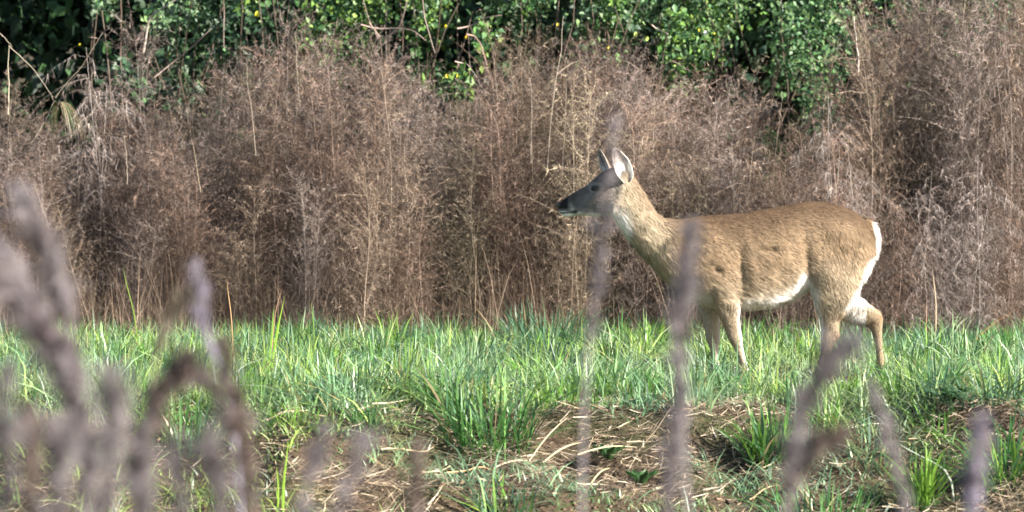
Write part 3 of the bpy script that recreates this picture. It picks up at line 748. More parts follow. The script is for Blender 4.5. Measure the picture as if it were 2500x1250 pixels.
vine_curve([(350, 130), (355, 80), (362, 40), (400, 20), (440, -5)], 24.3, .008, "grey curved branch in front of the silvery shrub", (.3, .25, .21))
vine_curve([(545, 0), (545, 60), (550, 120)], 24.2, .004, "thin straight twig under the leafy hollow's edge")
vine_curve([(1360, 180), (1400, 150), (1450, 140), (1520, 145), (1560, 170)], 22.1, .0025, "arched dry branch over the rosy crest weed", (.27, .21, .16))
vine_curve([(1590, 60), (1630, 85)], 24.0, .005, "short pale twig in the dark part of lime shrub", (.36, .3, .25))
def loose_leaf(px, py, Y, s, col, label):
    c = P(px, py, Y); n = 7; a = np.linspace(0, 2 * PI, 12, endpoint=False)
    s = s * .62; rr = s * (.75 + .25 * np.cos(a)) * (1 + .12 * np.sin(a * 3 + px)) * (1 - .25 * np.exp(-((a - PI) / .3)**2))
    V = np.stack([rr * np.sin(a) * .7, .45 * s * np.cos(2 * a + px), -rr * np.cos(a)], -1)
    V = np.concatenate([V, [[0, .12 * s, 0]]]); F = np.array([[12, i, (i + 1) % 12] for i in range(12)])
    o = link(bpy.data.objects.new("single_leaf", np_mesh("single_leaf", V, F, np.tile(col, (13, 1)), M_leaf, True))); o.location = c
    o.rotation_euler = (.2, .15, .3); tag(o, label, "leaf", "leaves standing out from the vines")
YL = (.62, .55, .04)
loose_leaf(628, 32, 24.1, .045, YL, "yellow heart shaped leaf above the pink crest weed")
loose_leaf(1092, 184, 22.4, .03, (.75, .5, .05), "orange yellow leaf low in the ivy column")
loose_leaf(1118, 185, 22.4, .026, YL, "smaller lemon leaf beside the orange yellow one")
loose_leaf(1088, 63, 23.6, .026, YL, "yellow leaf high in the ivy column")
loose_leaf(1138, 90, 23.6, .025, (.6, .42, .04), "amber leaf at the reddish twig")
loose_leaf(1362, 58, 24.0, .024, YL, "small yellow leaf over the tallest bare stem")
loose_leaf(1552, 82, 23.8, .04, (.42, .55, .15), "large pale lime leaf on the lime shrub")
loose_leaf(1580, 92, 23.8, .035, (.36, .48, .1), "second pale lime leaf beside the large one")
loose_leaf(1708, 72, 23.9, .025, YL, "yellow leaf beside the white spot")
loose_leaf(1722, 78, 23.9, .032, (.8, .82, .86), "white leaf shape standing for a bright spot in the dark ivy")  # leaf shape made up for an unidentified white spot
loose_leaf(1745, 80, 23.9, .018, YL, "tiny yellow leaf on the other side of the white spot")
loose_leaf(195, 108, 23.0, .02, YL, "tiny yellow leaf against the black gap")
loose_leaf(1485, 115, 22.3, .02, (.6, .5, .06), "narrow yellow leaf above the arched dry branch")

# grass fountain below the snapped culms
def fountain():
    n = 60; x0 = P(140, 250, 22.3); a = rng.uniform(0, 2 * PI, n); L = rng.uniform(.08, .42, n); t = np.linspace(0, 1, 7); a = a * .5 - 1.0
    d = np.stack([np.cos(a), np.sin(a), np.zeros(n)], -1)
    pts = d[:, None] * (t**.8)[None, :, None] * (L * .55)[:, None, None] 
    pts[..., 2] += (.25 * t - 1.05 * t**2)[None] * L[:, None]
    c = np.array([[.13, .12, .06], [.26, .21, .13], [.06, .09, .035]])[rng.integers(0, 3, n)]
    b = Bag(); b.rib(pts, np.full((n, 7), .004) * np.array([.8, 1, 1, .9, .7, .5, 0]), unit(np.cross(d, [0, 0, 1.])), c)
    o = b.obj("dry_grass_clump", M_straw); o.location = x0
    tag(o, "fountain of drooping dry blades where the broken culms meet", "grass clump")
fountain()

# ------------------------------------------------------------------ the deer
DY = 18.0
def D(px, py, y=0.0):
    p = P(px, py, DY); p[1] = DY + y; return p
def loft(bm, secs, n=20, power=2.2):
    """secs: (top px, bottom px, half width, y centre, yaw)"""
    rings = []
    for s in secs:
        (tx, ty), (bx, by), hw, yc = s[:4]; yaw = s[4] if len(s) > 4 else 0.0
        low = s[5] if len(s) > 5 else 0.0
        A = D(tx, ty, yc); B = D(bx, by, yc); c = (A + B) / 2; h = (A - B) / 2
        lat = np.array([-math.sin(yaw), -math.cos(yaw), 0.0]); ring = []
        for i in range(n):
            a = 2 * PI * i / n; ca, sa = math.cos(a), math.sin(a)
            cx = math.copysign(abs(ca) ** (2 / power), ca); sx = math.copysign(abs(sa) ** (2 / power), sa)
            ring.append(bm.verts.new(c + h * cx + lat * hw * sx * (1 - low * cx)))
        rings.append(ring)
    for r0, r1 in zip(rings, rings[1:]):
        for i in range(n):
            j = (i + 1) % n; bm.faces.new((r0[i], r0[j], r1[j], r1[i]))
    bm.faces.new(rings[0][::-1]); bm.faces.new(rings[-1])
bm = bmesh.new()
trunk = [(1640, 556, 696, .085), (1668, 536, 728, .118), (1710, 528, 745, .140), (1760, 525, 752, .155), (1820, 520, 756, .172), (1880, 510, 752, .182),
         (1930, 499, 738, .178), (1970, 493, 712, .168), (2010, 493, 700, .165), (2050, 502, 700, .162), (2085, 517, 700, .15), (2108, 534, 690, .122), (2124, 552, 660, .085), (2134, 585, 630, .04)]
loft(bm, [((x, t), (x + (4 if x < 1700 else 0), b), w_, 0, 0, .12) for x, t, b, w_ in trunk], 24, 2.25)
loft(bm, [((1690, 534), (1650, 715), .115, 0), ((1652, 536), (1622, 682), .105, 0), ((1622, 533), (1594, 652), .088, 0), ((1601, 518), (1567, 626), .076, 0),
          ((1583, 488), (1545, 599), .066, 0), ((1565, 457), (1526, 574), .059, 0), ((1549, 432), (1509, 549), .055, 0), ((1534, 412), (1492, 531), .053, 0, .05)], 20, 2.1)
def hy(x): return (1515 - x) / 480 * .40
YW = -.38
head = [(1540, 418, 1500, 527.5, 0.04725), (1514, 404, 1484, 528.5, 0.058800000000000005), (1492, 409, 1466, 530.5, 0.06195), (1472, 419, 1450, 530.5, 0.058800000000000005), (1454, 434, 1434, 527.5, 0.049350000000000005), (1432, 453, 1418, 526.5, 0.03885), (1410, 465, 1404, 528.5, 0.0315), (1392, 476, 1391, 532.5, 0.027825), (1377, 486, 1379, 531.5, 0.0252), (1368, 494, 1370, 524.5, 0.0189), (1364, 502, 1365, 516.5, 0.00945)]
loft(bm, [((a, b), (c, d), w_, hy(a), -YW, .12) for a, b, c, d, w_ in head], 20, 2.15)
# brow ridge over the eyes
for sgn in (-1, 1):
    loft(bm, [((1468, 444), (1464, 466), .008, hy(1466) + sgn * .047, -YW), ((1456, 446), (1452, 468), .012, hy(1455) + sgn * .044, -YW), ((1444, 452), (1440, 468), .008, hy(1442) + sgn * .038, -YW)], 10, 2)
def leg(secs, n=14): loft(bm, [(a, b, w_, y) for a, b, w_, y in secs], n, 2.0)
leg([((1722, 600), (1795, 590), .03, -.10), ((1722, 650), (1808, 640), .042, -.115), ((1728, 690), (1812, 680), .047, -.112), ((1732, 720), (1808, 712), .044, -.108), ((1740, 745), (1805, 740), .038, -.105), ((1753, 775), (1804, 772), .031, -.103), ((1765, 800), (1805, 798), .027, -.10),
     ((1774, 826), (1810, 824), .027, -.10), ((1788, 848), (1811, 845), .019, -.10), ((1797, 868), (1816, 865), .0155, -.10), ((1801, 888), (1822, 885), .017, -.10), ((1802, 900), (1826, 896), .019, -.10), ((1800, 914), (1822, 912), .017, -.10)])
leg([((1704, 690), (1772, 684), .04, .10), ((1700, 720), (1770, 712), .043, .10), ((1706, 745), (1764, 742), .037, .095), ((1714, 775), (1762, 772), .031, .09), ((1721, 800), (1761, 798), .028, .09), ((1725, 828), (1762, 826), .027, .09),
     ((1735, 852), (1758, 850), .019, .09), ((1739, 878), (1757, 876), .0155, .09), ((1737, 898), (1761, 896), .019, .09), ((1736, 914), (1758, 914), .017, .09)])
leg([((1990, 560), (2100, 560), .03, -.10), ((1976, 600), (2106, 590), .048, -.112), ((1970, 640), (2106, 640), .054, -.115), ((1966, 676), (2098, 690), .054, -.112), ((1974, 712), (2084, 732), .047, -.108), ((1985, 745), (2062, 765), .038, -.10), ((1995, 775), (2046, 785), .030, -.097),
     ((2000, 800), (2045, 806), .026, -.095), ((1999, 822), (2048, 820), .024, -.095), ((2001, 842), (2033, 838), .019, -.095), ((1998, 864), (2022, 862), .0165, -.095), ((1991, 885), (2015, 884), .017, -.095), ((1985, 903), (2010, 902), .019, -.095), ((1980, 915), (2003, 915), .017, -.095)], 16)
leg([((2010, 680), (2104, 650), .045, .09), ((2015, 715), (2102, 690), .05, .10), ((2036, 752), (2100, 722), .043, .105), ((2058, 780), (2120, 739), .036, .108), ((2090, 796), (2138, 751), .029, .11), ((2118, 800), (2156, 763), .025, .11), ((2130, 806), (2162, 778), .024, .11),
     ((2133, 816), (2160, 804), .021, .11), ((2139, 836), (2160, 832), .018, .11), ((2144, 860), (2162, 858), .016, .11), ((2144, 880), (2166, 880), .018, .11), ((2144, 896), (2164, 898), .016, .11)])
bmesh.ops.recalc_face_normals(bm, faces=bm.faces)
O0 = np.array([D(1880, 900)[0], DY, 0.0])
for v in bm.verts: v.co -= Vector(O0)
me0 = bpy.data.meshes.new("body_raw"); bm.to_mesh(me0); bm.free()
raw = bpy.data.objects.new("body_raw", me0); sc.collection.objects.link(raw)
m1 = raw.modifiers.new("r", 'REMESH'); m1.mode = 'VOXEL'; m1.voxel_size = .0072
m2 = raw.modifiers.new("s", 'SMOOTH'); m2.factor = .5; m2.iterations = 9
dg = bpy.context.evaluated_depsgraph_get()
ev = bpy.data.meshes.new_from_object(raw.evaluated_get(dg))
bpy.data.objects.remove(raw)
deer = empty("deer", O0)
tag(deer, "brown doe with white rump walking left through the grass", "deer")

def to_px(Pw):
    rel = Pw - np.array([0, 0, CAMZ]); fwd = rel[:, 1] * CT - rel[:, 2] * ST; up = rel[:, 1] * ST + rel[:, 2] * CT
    # measured on the deer's own mid plane so that both flanks match
    rel2 = Pw.copy(); rel2[:, 1] = DY; f2 = DY * CT - (Pw[:, 2] - CAMZ) * ST; u2 = DY * ST + (Pw[:, 2] - CAMZ) * CT
    return 1250 + Pw[:, 0] / f2 * FPX, 625 - u2 / f2 * FPX
def coat(Pl, N):
    """coat colour of a deer by place on its body"""
    Pw = Pl + O0; px, py = to_px(Pw); y = Pl[:, 1]
    n1 = fbm(Pl[:, 0] * 14, Pl[:, 2] * 14 + Pl[:, 1] * 9, 81)
    tan = np.array([.245, .173, .108]); dk = np.array([.088, .056, .033]); pale = np.array([.42, .34, .24]); white = np.array([.85, .80, .74])
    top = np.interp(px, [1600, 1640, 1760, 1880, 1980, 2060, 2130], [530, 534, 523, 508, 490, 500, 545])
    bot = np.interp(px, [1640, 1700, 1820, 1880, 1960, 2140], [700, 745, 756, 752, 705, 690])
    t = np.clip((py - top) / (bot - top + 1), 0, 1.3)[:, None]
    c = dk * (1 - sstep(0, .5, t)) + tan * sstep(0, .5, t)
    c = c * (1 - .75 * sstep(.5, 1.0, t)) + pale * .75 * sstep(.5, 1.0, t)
    def mix(c, col, m):
        m = np.clip(m, 0, 1)[:, None]; return c * (1 - m) + np.asarray(col) * m
    # belly
    bl = np.interp(px, [1790, 1812, 1850, 1880, 1905, 1930, 1950, 1975, 2010], [760, 744, 748, 732, 716, 695, 668, 690, 720])
    inb = sstep(1795, 1815, px) * (1 - sstep(1965, 1985, px))
    c = mix(c, white, sstep(-16, 8, py - bl) * inb)
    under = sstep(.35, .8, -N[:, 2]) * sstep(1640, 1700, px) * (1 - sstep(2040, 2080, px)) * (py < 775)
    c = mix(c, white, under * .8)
    # neck
    nk = (1 - sstep(1600, 1680, px)) * (py > 380)
    fr = np.interp(py, [400, 530, 560, 600, 640, 690], [1470, 1498, 1515, 1540, 1578, 1625])
    bk = np.interp(py, [400, 450, 490, 530, 560], [1530, 1565, 1590, 1625, 1680])
    s = np.clip((px - fr) / (bk - fr), 0, 1)
    ncol = np.array([.42, .34, .235]) * (1 - sstep(.35, .95, s))[:, None] + np.array([.185, .135, .088]) * sstep(.35, .95, s)[:, None]
    ncol = ncol * (1 - .55 * (1 - sstep(0, .28, s))[:, None]) + np.array([.25, .21, .17]) * .55 * (1 - sstep(0, .28, s))[:, None]
    c = mix(c, ncol, nk)
    # head
    hd = (1 - sstep(1488, 1530, px + (py - 470) * .25))
    hc = np.array([.15, .135, .125])
    c = mix(c, hc, hd)
    c = mix(c, [.09, .07, .055], hd * (1 - sstep(4, 26, py - np.interp(px, [1365, 1432, 1454, 1492, 1514], [495, 455, 436, 411, 406]))) * .7)
    # eye ring, muzzle band, chin, throat
    ex, ey = px - 1455, py - 460
    c = mix(c, [.30, .26, .22], np.exp(-((np.hypot(ex, ey * 1.3) - 14) / 4)**2) * .8 * hd)
    c = mix(c, [.03, .024, .02], np.exp(-(np.hypot(ex, ey * 1.3) / 10)**2) * hd)
    c = mix(c, [.62, .58, .52], np.exp(-((px - 1397 - (py - 508) * .35) / 6)**2 - ((py - 509) / 12)**2) * .65)
    c = mix(c, [.03, .025, .022], (1 - sstep(1383, 1390, px)) * (1 - sstep(508, 514, py)))
    c = mix(c, [.25, .19, .15], hd * np.exp(-((px - 1448) / 14)**2 - ((py - 492) / 12)**2) * .7)
    c = mix(c, [.20, .15, .11], hd * np.exp(-((px - 1478) / 16)**2 - ((py - 470) / 22)**2) * .7)
    c = mix(c, [.33, .29, .25], hd * np.exp(-((px - 1440) / 9)**2 - ((py - 447 - (1455 - px) * .2) / 5)**2) * .7)
    c = mix(c, [.30, .27, .24], hd * sstep(505, 520, py) * sstep(1400, 1412, px) * .6)
    c = mix(c, white, sstep(514, 519, py) * (1 - sstep(1412, 1426, px)))
    c = mix(c, [.025, .02, .018], np.exp(-((py - (520 - (px - 1380) * .10)) / 2.6)**2) * (1 - sstep(1408, 1414, px)))
    c = mix(c, [.03, .025, .02], np.exp(-((px - 1404) / 7)**2 - ((py - 519) / 5)**2) * .9)
    c = mix(c, white * .9, sstep(516, 526, py) * sstep(1410, 1425, px) * (1 - sstep(1500, 1520, px)) * (py < 560) * .75)
    c = mix(c, white, np.exp(-((px - 1508) / 26)**2 - ((py - 552) / 32)**2) * 2.0 * (1 - sstep(1530, 1545, px)))
    # rump and tail
    bx = np.interp(py, [600, 626, 650, 686, 722, 754, 790], [2140, 2117, 2101, 2092, 2070, 2048, 2038])
    c = mix(c, white, sstep(-3, 5, px - bx) * sstep(615, 630, py) * (1 - sstep(735, 760, py + (px - 2060) * .1)))
    # legs
    lg = sstep(745, 775, py)
    c = mix(c, [.32, .245, .165], lg * (px > 1690) * (px < 2040) * .9)
    c = mix(c, [.30, .225, .145], lg * (px >= 2040))
    c = mix(c, white * .85, lg * (y > 0.04) * (px > 2040) * (px < 2118) * (1 - sstep(765, 790, py - (px - 2060) * .35)) * .8)
    c = mix(c, white * .9, sstep(.25, .8, N[:, 0]) * (px < 1830) * sstep(700, 760, py) * .6)      # back of the forelegs
    c = mix(c, white * .9, sstep(.3, .8, -N[:, 0]) * (px > 1940) * (px < 2010) * sstep(690, 715, py) * (1 - sstep(800, 850, py)) * .8)
    inner = ((y < 0) & (N[:, 1] > .3)) | ((y > 0) & (N[:, 1] < -.3))
    c = mix(c, white * .75, inner * sstep(700, 740, py) * np.where(px > 1900, .5, .2) * (px > 1680) * (px < 2118))
    c = mix(c, [.10, .055, .03], np.exp(-((px - 2040) / 8)**2 - ((py - 818) / 12)**2) * .55)
    c = mix(c, [.05, .03, .02], np.exp(-((px - 2134) / 10)**2 - ((py - 790) / 8)**2) * .8)
    c = mix(c, [.22, .14, .07], np.exp(-((px - 2156) / 10)**2 - ((py - 775) / 16)**2) * .5)
    # shade of the flank crease and shoulder hollow painted in; one dark flank mark
    for (mx, my, sx, sy, k) in [(1744, 656, 12, 7, .75), (1870, 610, 12, 4, .35), (1738, 640, 9, 10, .35), (1966, 612, 5, 34, .22)]:
        c = mix(c, [.07, .045, .03], np.exp(-((px - mx) / sx)**2 - ((py - my) / sy)**2) * k)
    fn = fbm(Pl[:, 0] * 60, Pl[:, 2] * 90, 83) - .5; c = c * (1 + .7 * fn * hd)[:, None]; c = mix(c, c * .6, hd * (1 - sstep(1385, 1430, px)) * (py < 508))
    c = c * (.86 + .28 * n1)[:, None]
    return c
def mesh_np(me):
    nv = len(me.vertices); co = np.empty(nv * 3, np.float32); me.vertices.foreach_get("co", co); co = co.reshape(-1, 3).astype(float)
    no = np.empty(nv * 3, np.float32); me.vertex_normals.foreach_get("vector", no); no = no.reshape(-1, 3).astype(float)
    me.calc_loop_triangles(); tr = np.empty(len(me.loop_triangles) * 3, np.int32); me.loop_triangles.foreach_get("vertices", tr)
    return co, no, tr.reshape(-1, 3)
co, no, tri = mesh_np(ev)
rpx, rpy = to_px(co + O0); sg = np.sign(co[:, 1]); wgt = np.clip(np.abs(co[:, 1]) / .08, 0, 1)
dy = np.zeros(len(co))
for (mx, my, sx, sy, rot, k) in [(1963, 625, 15, 70, -.12, -.017), (1900, 590, 40, 60, 0, .006), (1740, 640, 34, 62, .25, .016), (1806, 650, 14, 60, -.1, -.016), (1760, 560, 30, 22, 0, -.008),
        (2040, 560, 34, 24, .2, .010), (2075, 620, 12, 40, .3, -.008), (2010, 660, 30, 50, 0, .018), (1745, 656, 11, 8, 0, -.014), (1868, 608, 18, 6, 0, -.008), (1690, 600, 12, 50, .3, -.012),
        (1600, 610, 10, 60, .6, -.006), (1835, 600, 6, 60, -.2, -.0025), (1860, 600, 6, 60, -.2, .0025), (1885, 610, 6, 60, -.2, -.0025), (1910, 620, 6, 55, -.2, .0025)]:
    u = (rpx - mx) * math.cos(rot) + (rpy - my) * math.sin(rot); v = -(rpx - mx) * math.sin(rot) + (rpy - my) * math.cos(rot)
    dy += k * np.exp(-(u / sx)**2 - (v / sy)**2)
co[:, 1] += dy * sg * wgt
ev.vertices.foreach_set("co", co.astype(np.float32).ravel()); ev.update()
co, no, tri = mesh_np(ev)
a = ev.color_attributes.new("Col", 'FLOAT_COLOR', 'POINT'); cc = np.ones((len(co), 4), np.float32); cc[:, :3] = coat(co, no) * .8
a.data.foreach_set("color", cc.ravel())
ev.polygons.foreach_set("use_smooth", np.ones(len(ev.polygons), bool))
ev.materials.clear(); ev.materials.append(M_skin); ev.name = "body"
link(bpy.data.objects.new("body", ev), deer)

FB = Bag(); FN = []
def fur_on(co, no, tri, n, colfn, lenfn, flowfn, lift=.26, wid=.0017):
    A, B, C_ = co[tri[:, 0]], co[tri[:, 1]], co[tri[:, 2]]
    ar = np.linalg.norm(np.cross(B - A, C_ - A), axis=1); pr = ar / ar.sum()
    gx, gy = to_px((A + B + C_) / 3 + O0)
    pr = pr * (np.hypot(gx - 1455, (gy - 460) * 1.2) > 10) * (np.hypot(gx - 1367, gy - 503) > 10); pr = pr / pr.sum()
    k = rng.choice(len(tri), n, p=pr); u, v = rng.uniform(size=(2, n)); f = u + v > 1; u[f] = 1 - u[f]; v[f] = 1 - v[f]
    w0 = (1 - u - v)[:, None]; u = u[:, None]; v = v[:, None]; t = tri[k]
    p = co[t[:, 0]] * w0 + co[t[:, 1]] * u + co[t[:, 2]] * v
    N = unit(no[t[:, 0]] * w0 + no[t[:, 1]] * u + no[t[:, 2]] * v)
    fl = flowfn(p, N); 
    lf = fbm(p[:, 0] * 22, p[:, 2] * 22 + p[:, 1] * 15, 91) - .5     # clumping
    fl = fl + rng.normal(0, .22, (n, 3)); fl[:, 2] += lf * .9; fl[:, 0] += (fbm(p[:, 0] * 25 + 5, p[:, 2] * 25, 93) - .5) * .8
    fl = unit(fl - N * (fl * N).sum(1, keepdims=True))
    L = lenfn(p, N) * rng.uniform(.6, 1.15, n); L = L[:, None]
    px_, py_ = to_px(p + O0); fdir = unit(fl); al = (p * fdir).sum(1); s_, t_ = p[:, 0] * .85 - p[:, 2] * .53, p[:, 0] * .53 + p[:, 2] * .85
    cn = fbm(s_ * 16, t_ * 48 + p[:, 1] * 8, 95) - .5; cn2 = fbm(s_ * 7 + 3, t_ * 14, 97) - .5
    lf2 = (lift * (1 + .5 * cn) * np.exp(rng.normal(0, .35, n)))[:, None]
    lf2 = lf2[:, None] if lf2.ndim == 1 else lf2
    p0 = p - N * .001
    p1 = p0 + (fl * .5 + N * lf2 * .5) * L; p2 = p0 + (fl + N * lf2 * .75) * L; p2[:, 2] -= .06 * L[:, 0]
    side = unit(np.cross(fl, N)); 
    q = np.stack([p0, p1, p2], 1)
    c = colfn(p, N) * np.exp(rng.normal(0, .24, n) + .12 * cn + .22 * cn2)[:, None]
    dark = (rng.uniform(size=n) < .07)[:, None] & (c.mean(1, keepdims=True) < .4); c = np.where(dark, c * .5, c)
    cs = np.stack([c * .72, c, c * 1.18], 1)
    W = wid * np.array([[1, .9, 0]]) * rng.uniform(.7, 1.3, (n, 1))
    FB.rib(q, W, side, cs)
    Nj = unit(N + fl * (.30 + .42 * cn)[:, None] + side * (.4 * (fbm(s_ * 14 + 9, t_ * 40, 99) - .5))[:, None] + rng.normal(0, .16, (n, 3)))
    FN.append(np.repeat(Nj, 5, 0))
def lenf(p, N):
    px, py = to_px(p + O0); y = py
    L = np.full(len(p), .030); L = np.where(px < 1640, .026, L)
    L = np.where(px < 1510, .014, L); L = np.where(px < 1440, .008, L)
    L = np.where(py > 760, .013, L); L = np.where((py > 600) & (px > 2085) & (py < 735), .035, L)
    L = np.where((px > 1500) & (px < 1640) & (py > 440), .034, L); L = np.where((px > 1490) & (px < 1650) & (py > 530), .044, L)
    L = np.where((px > 1810) & (px < 1990) & (py > 715) & (py < 765), .034, L)
    return L
def flow(p, N):
    px, py = to_px(p + O0); n = len(p)
    f = np.tile(np.array([1.0, 0, -.62]), (n, 1))
    nk = (px < 1640)[:, None]; f = np.where(nk, np.array([.75, 0, -.85]), f)
    hd = (px < 1500)[:, None]; f = np.where(hd, np.array([1.0, 0, .12]), f)
    lg = (py > 735)[:, None]; f = np.where(lg, np.array([.12, 0, -1.0]), f)
    hn = ((px > 2000) & (py > 560) & (py <= 735))[:, None]; f = np.where(hn, np.array([.45, 0, -1.0]), f)
    rp = ((px > 2095) & (py > 600) & (py < 740))[:, None]; f = np.where(rp, np.array([.6, 0, -.8]), f)
    return f
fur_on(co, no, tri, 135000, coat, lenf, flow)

# ears: cupped shells
def ear(base, tip, face, wmax, L, sgn, name="ear"):
    base = np.array(base); ax = unit(np.array(tip) - base); face = np.array(face, float); face = unit(face - ax * (face @ ax)); sd = np.cross(ax, face)
    nu, nv = 13, 16; u = np.linspace(-1, 1, nu); v = np.linspace(0, 1, nv); U, V_ = np.meshgrid(u, v)
    wd = wmax * np.interp(V_, [0, .12, .35, .6, .85, .96, 1], [.45, .72, 1, .95, .55, .25, .04])
    th = np.interp(V_, [0, .3, 1], [2.2, 1.25, .7]) * U
    rad = wd / np.sin(np.clip(np.interp(V_, [0, .3, 1], [2.2, 1.25, .7]), .3, 1.4))
    X = np.sin(th) * rad * np.clip(wd / (np.abs(np.sin(th)) * rad + 1e-6), 0, 1) if False else np.sin(th) * rad
    Z = (1 - np.cos(th)) * rad
    inner = base + V_[..., None] * L * ax + X[..., None] * sd + Z[..., None] * face
    cen = base + V_[..., None] * L * ax + (rad)[..., None] * face
    nr = unit(inner - cen); outer = inner + nr * .0035
    wv = sstep(.62, .28, V_)[..., None] if False else (1 - sstep(.30, .62, V_))[..., None]; ci = np.array([.82, .79, .74]) * wv + np.array([.30, .26, .245]) * (1 - wv)
    ci = ci * (1 - .65 * np.exp(-((np.abs(U) - .5) / .16)**2) * (V_ > .12))[..., None]
    co_ = np.array([.26, .20, .15]) * np.ones_like(ci); rim = (np.abs(U) > .85)[..., None]
    co_ = np.where(rim, np.array([.48, .42, .36]), co_); ci = np.where(rim, np.array([.55, .48, .42]), ci)
    Vt = np.concatenate([inner.reshape(-1, 3), outer.reshape(-1, 3)]); Ct = np.concatenate([ci.reshape(-1, 3), co_.reshape(-1, 3)])
    i = np.arange(nv - 1)[:, None] * nu + np.arange(nu - 1)[None]
    F1 = np.stack([i, i + 1, i + nu + 1, i + nu], -1).reshape(-1, 4); F2 = F1[:, ::-1] + nu * nv
    E = []
    for k in range(nv - 1):
        for c0, flip in ((0, 0), (nu - 1, 1)):
            a0, a1 = k * nu + c0, (k + 1) * nu + c0; q = [a0, a1, a1 + nu * nv, a0 + nu * nv]; E.append(q[::-1] if flip else q)
    F = np.concatenate([F1, F2, np.array(E)])
    if sgn < 0: F = F[:, ::-1]
    me = np_mesh(name, Vt - O0, F, Ct, M_skin, True); o = link(bpy.data.objects.new(name, me), deer)
    # hair inside and along the rim
    b = Bag(); n = 900; vv = rng.uniform(0, .95, n) ** 1.3; uu = rng.uniform(-1, 1, n); iv = vv * (nv - 1); iu = (uu + 1) / 2 * (nu - 1)
    a_, b_ = iv.astype(int), iu.astype(int); pp = inner[a_, b_]; nn = -nr[a_, b_]
    dirn = unit(ax * .8 + nn * .35 + rng.normal(0, .25, (n, 3))); l = rng.uniform(.008, .024, n)[:, None] * np.where(np.abs(uu) > .6, 1.2, .8)[:, None]
    q = np.stack([pp, pp + dirn * l * .5, pp + dirn * l], 1) - O0
    b.rib(q, np.array([[.0018, .0014, 0]]).repeat(n, 0), unit(np.cross(dirn, nn)), ci[a_, b_] * rng.uniform(.8, 1.2, (n, 1)))
    n = 1500; vv = rng.uniform(0, .97, n); uu = rng.uniform(-1, 1, n); iv = vv * (nv - 1); iu = (uu + 1) / 2 * (nu - 1); a_, b_ = iv.astype(int), iu.astype(int)
    pp = outer[a_, b_]; nn = nr[a_, b_]; dirn = unit(ax + nn * .22 + rng.normal(0, .15, (n, 3))); l = rng.uniform(.006, .013, n)[:, None]
    q = np.stack([pp, pp + dirn * l * .5, pp + dirn * l], 1) - O0
    b.rib(q, np.array([[.0018, .0014, 0]]).repeat(n, 0), unit(np.cross(dirn, nn)), co_[a_, b_] * rng.uniform(.75, 1.2, (n, 1)))
    h = b.obj("ear_hair", M_fur, o); h['kind'] = 'stuff'
ear(D(1524, 446, -.030), D(1499, 360, -.045), (.45, -.85, .05), .048, .185, 1)
ear(D(1500, 430, .062), D(1469, 373, .10), (-.95, -.35, .1), .036, .16, 1)

def ellipsoid(name, c, r, mat, parent, rot=0, seg=20, ring=12):
    b = bmesh.new(); bmesh.ops.create_uvsphere(b, u_segments=seg, v_segments=ring, radius=1)
    ca, sa = math.cos(rot), math.sin(rot)
    for v in b.verts:
        x, y, z = v.co.x * r[0], v.co.y * r[1], v.co.z * r[2]
        v.co = Vector((x * ca - y * sa, x * sa + y * ca, z)) + Vector(c)
    for f in b.faces: f.smooth = True
    m = bpy.data.meshes.new(name); b.to_mesh(m); b.free(); m.materials.append(mat)
    return link(bpy.data.objects.new(name, m), parent)
for sgn in (-1, 1):
    c = D(1455, 460, hy(1455) + sgn * .051) - O0 + np.array([sgn * .012 if sgn > 0 else -.010, 0, 0])
    ellipsoid("eye", c, (.0165, .012, .0125), M_eye, deer, .26)
# nose pad with nostrils
nb = bmesh.new()
c0 = D(1368, 503, hy(1368)) - O0
bmesh.ops.create_uvsphere(nb, u_segments=16, v_segments=12, radius=1)
for v in nb.verts:
    x, y, z = v.co; k = 1 - .35 * max(0, -z)
    nost = .25 * math.exp(-((abs(y) - .55) / .25)**2 - ((z - .0) / .4)**2) * (1 if x < .1 else 0)
    v.co = Vector((x * .017 * (1 - nost), y * .021 * k, z * .0175 + (.2 - x) * .002)) + Vector(c0)
for f in nb.faces: f.smooth = True
nm = bpy.data.meshes.new("nose"); nb.to_mesh(nm); nb.free(); nm.materials.append(M_nose); link(bpy.data.objects.new("nose", nm), deer)
# hooves: two toes each
def hoof(px, py, y, tilt=0):
    c = D(px, py, y) - O0; b = bmesh.new()
    for s in (-1, 1):
        g = bmesh.ops.create_cube(b, size=1)['verts']
        for v in g:
            k = .55 if v.co.z > 0 else 1.0
            v.co = Vector((v.co.x * .052 * k - (0.010 if v.co.z < 0 else -.004), v.co.y * .019 * (k + .1) + s * .011, v.co.z * .042))
    bmesh.ops.bevel(b, geom=b.edges[:], offset=.004, segments=2, affect='EDGES')
    ca, sa = math.cos(tilt), math.sin(tilt)
    for v in b.verts:
        x, z = v.co.x, v.co.z; v.co.x = x * ca - z * sa; v.co.z = x * sa + z * ca; v.co += Vector(c)
    m = bpy.data.meshes.new("hoof"); b.to_mesh(m); b.free(); m.materials.append(M_hoof); link(bpy.data.objects.new("hoof", m), deer)
hoof(1806, 922, -.10); hoof(1742, 918, .09); hoof(1987, 924, -.095); hoof(2150, 906, .11, .7)
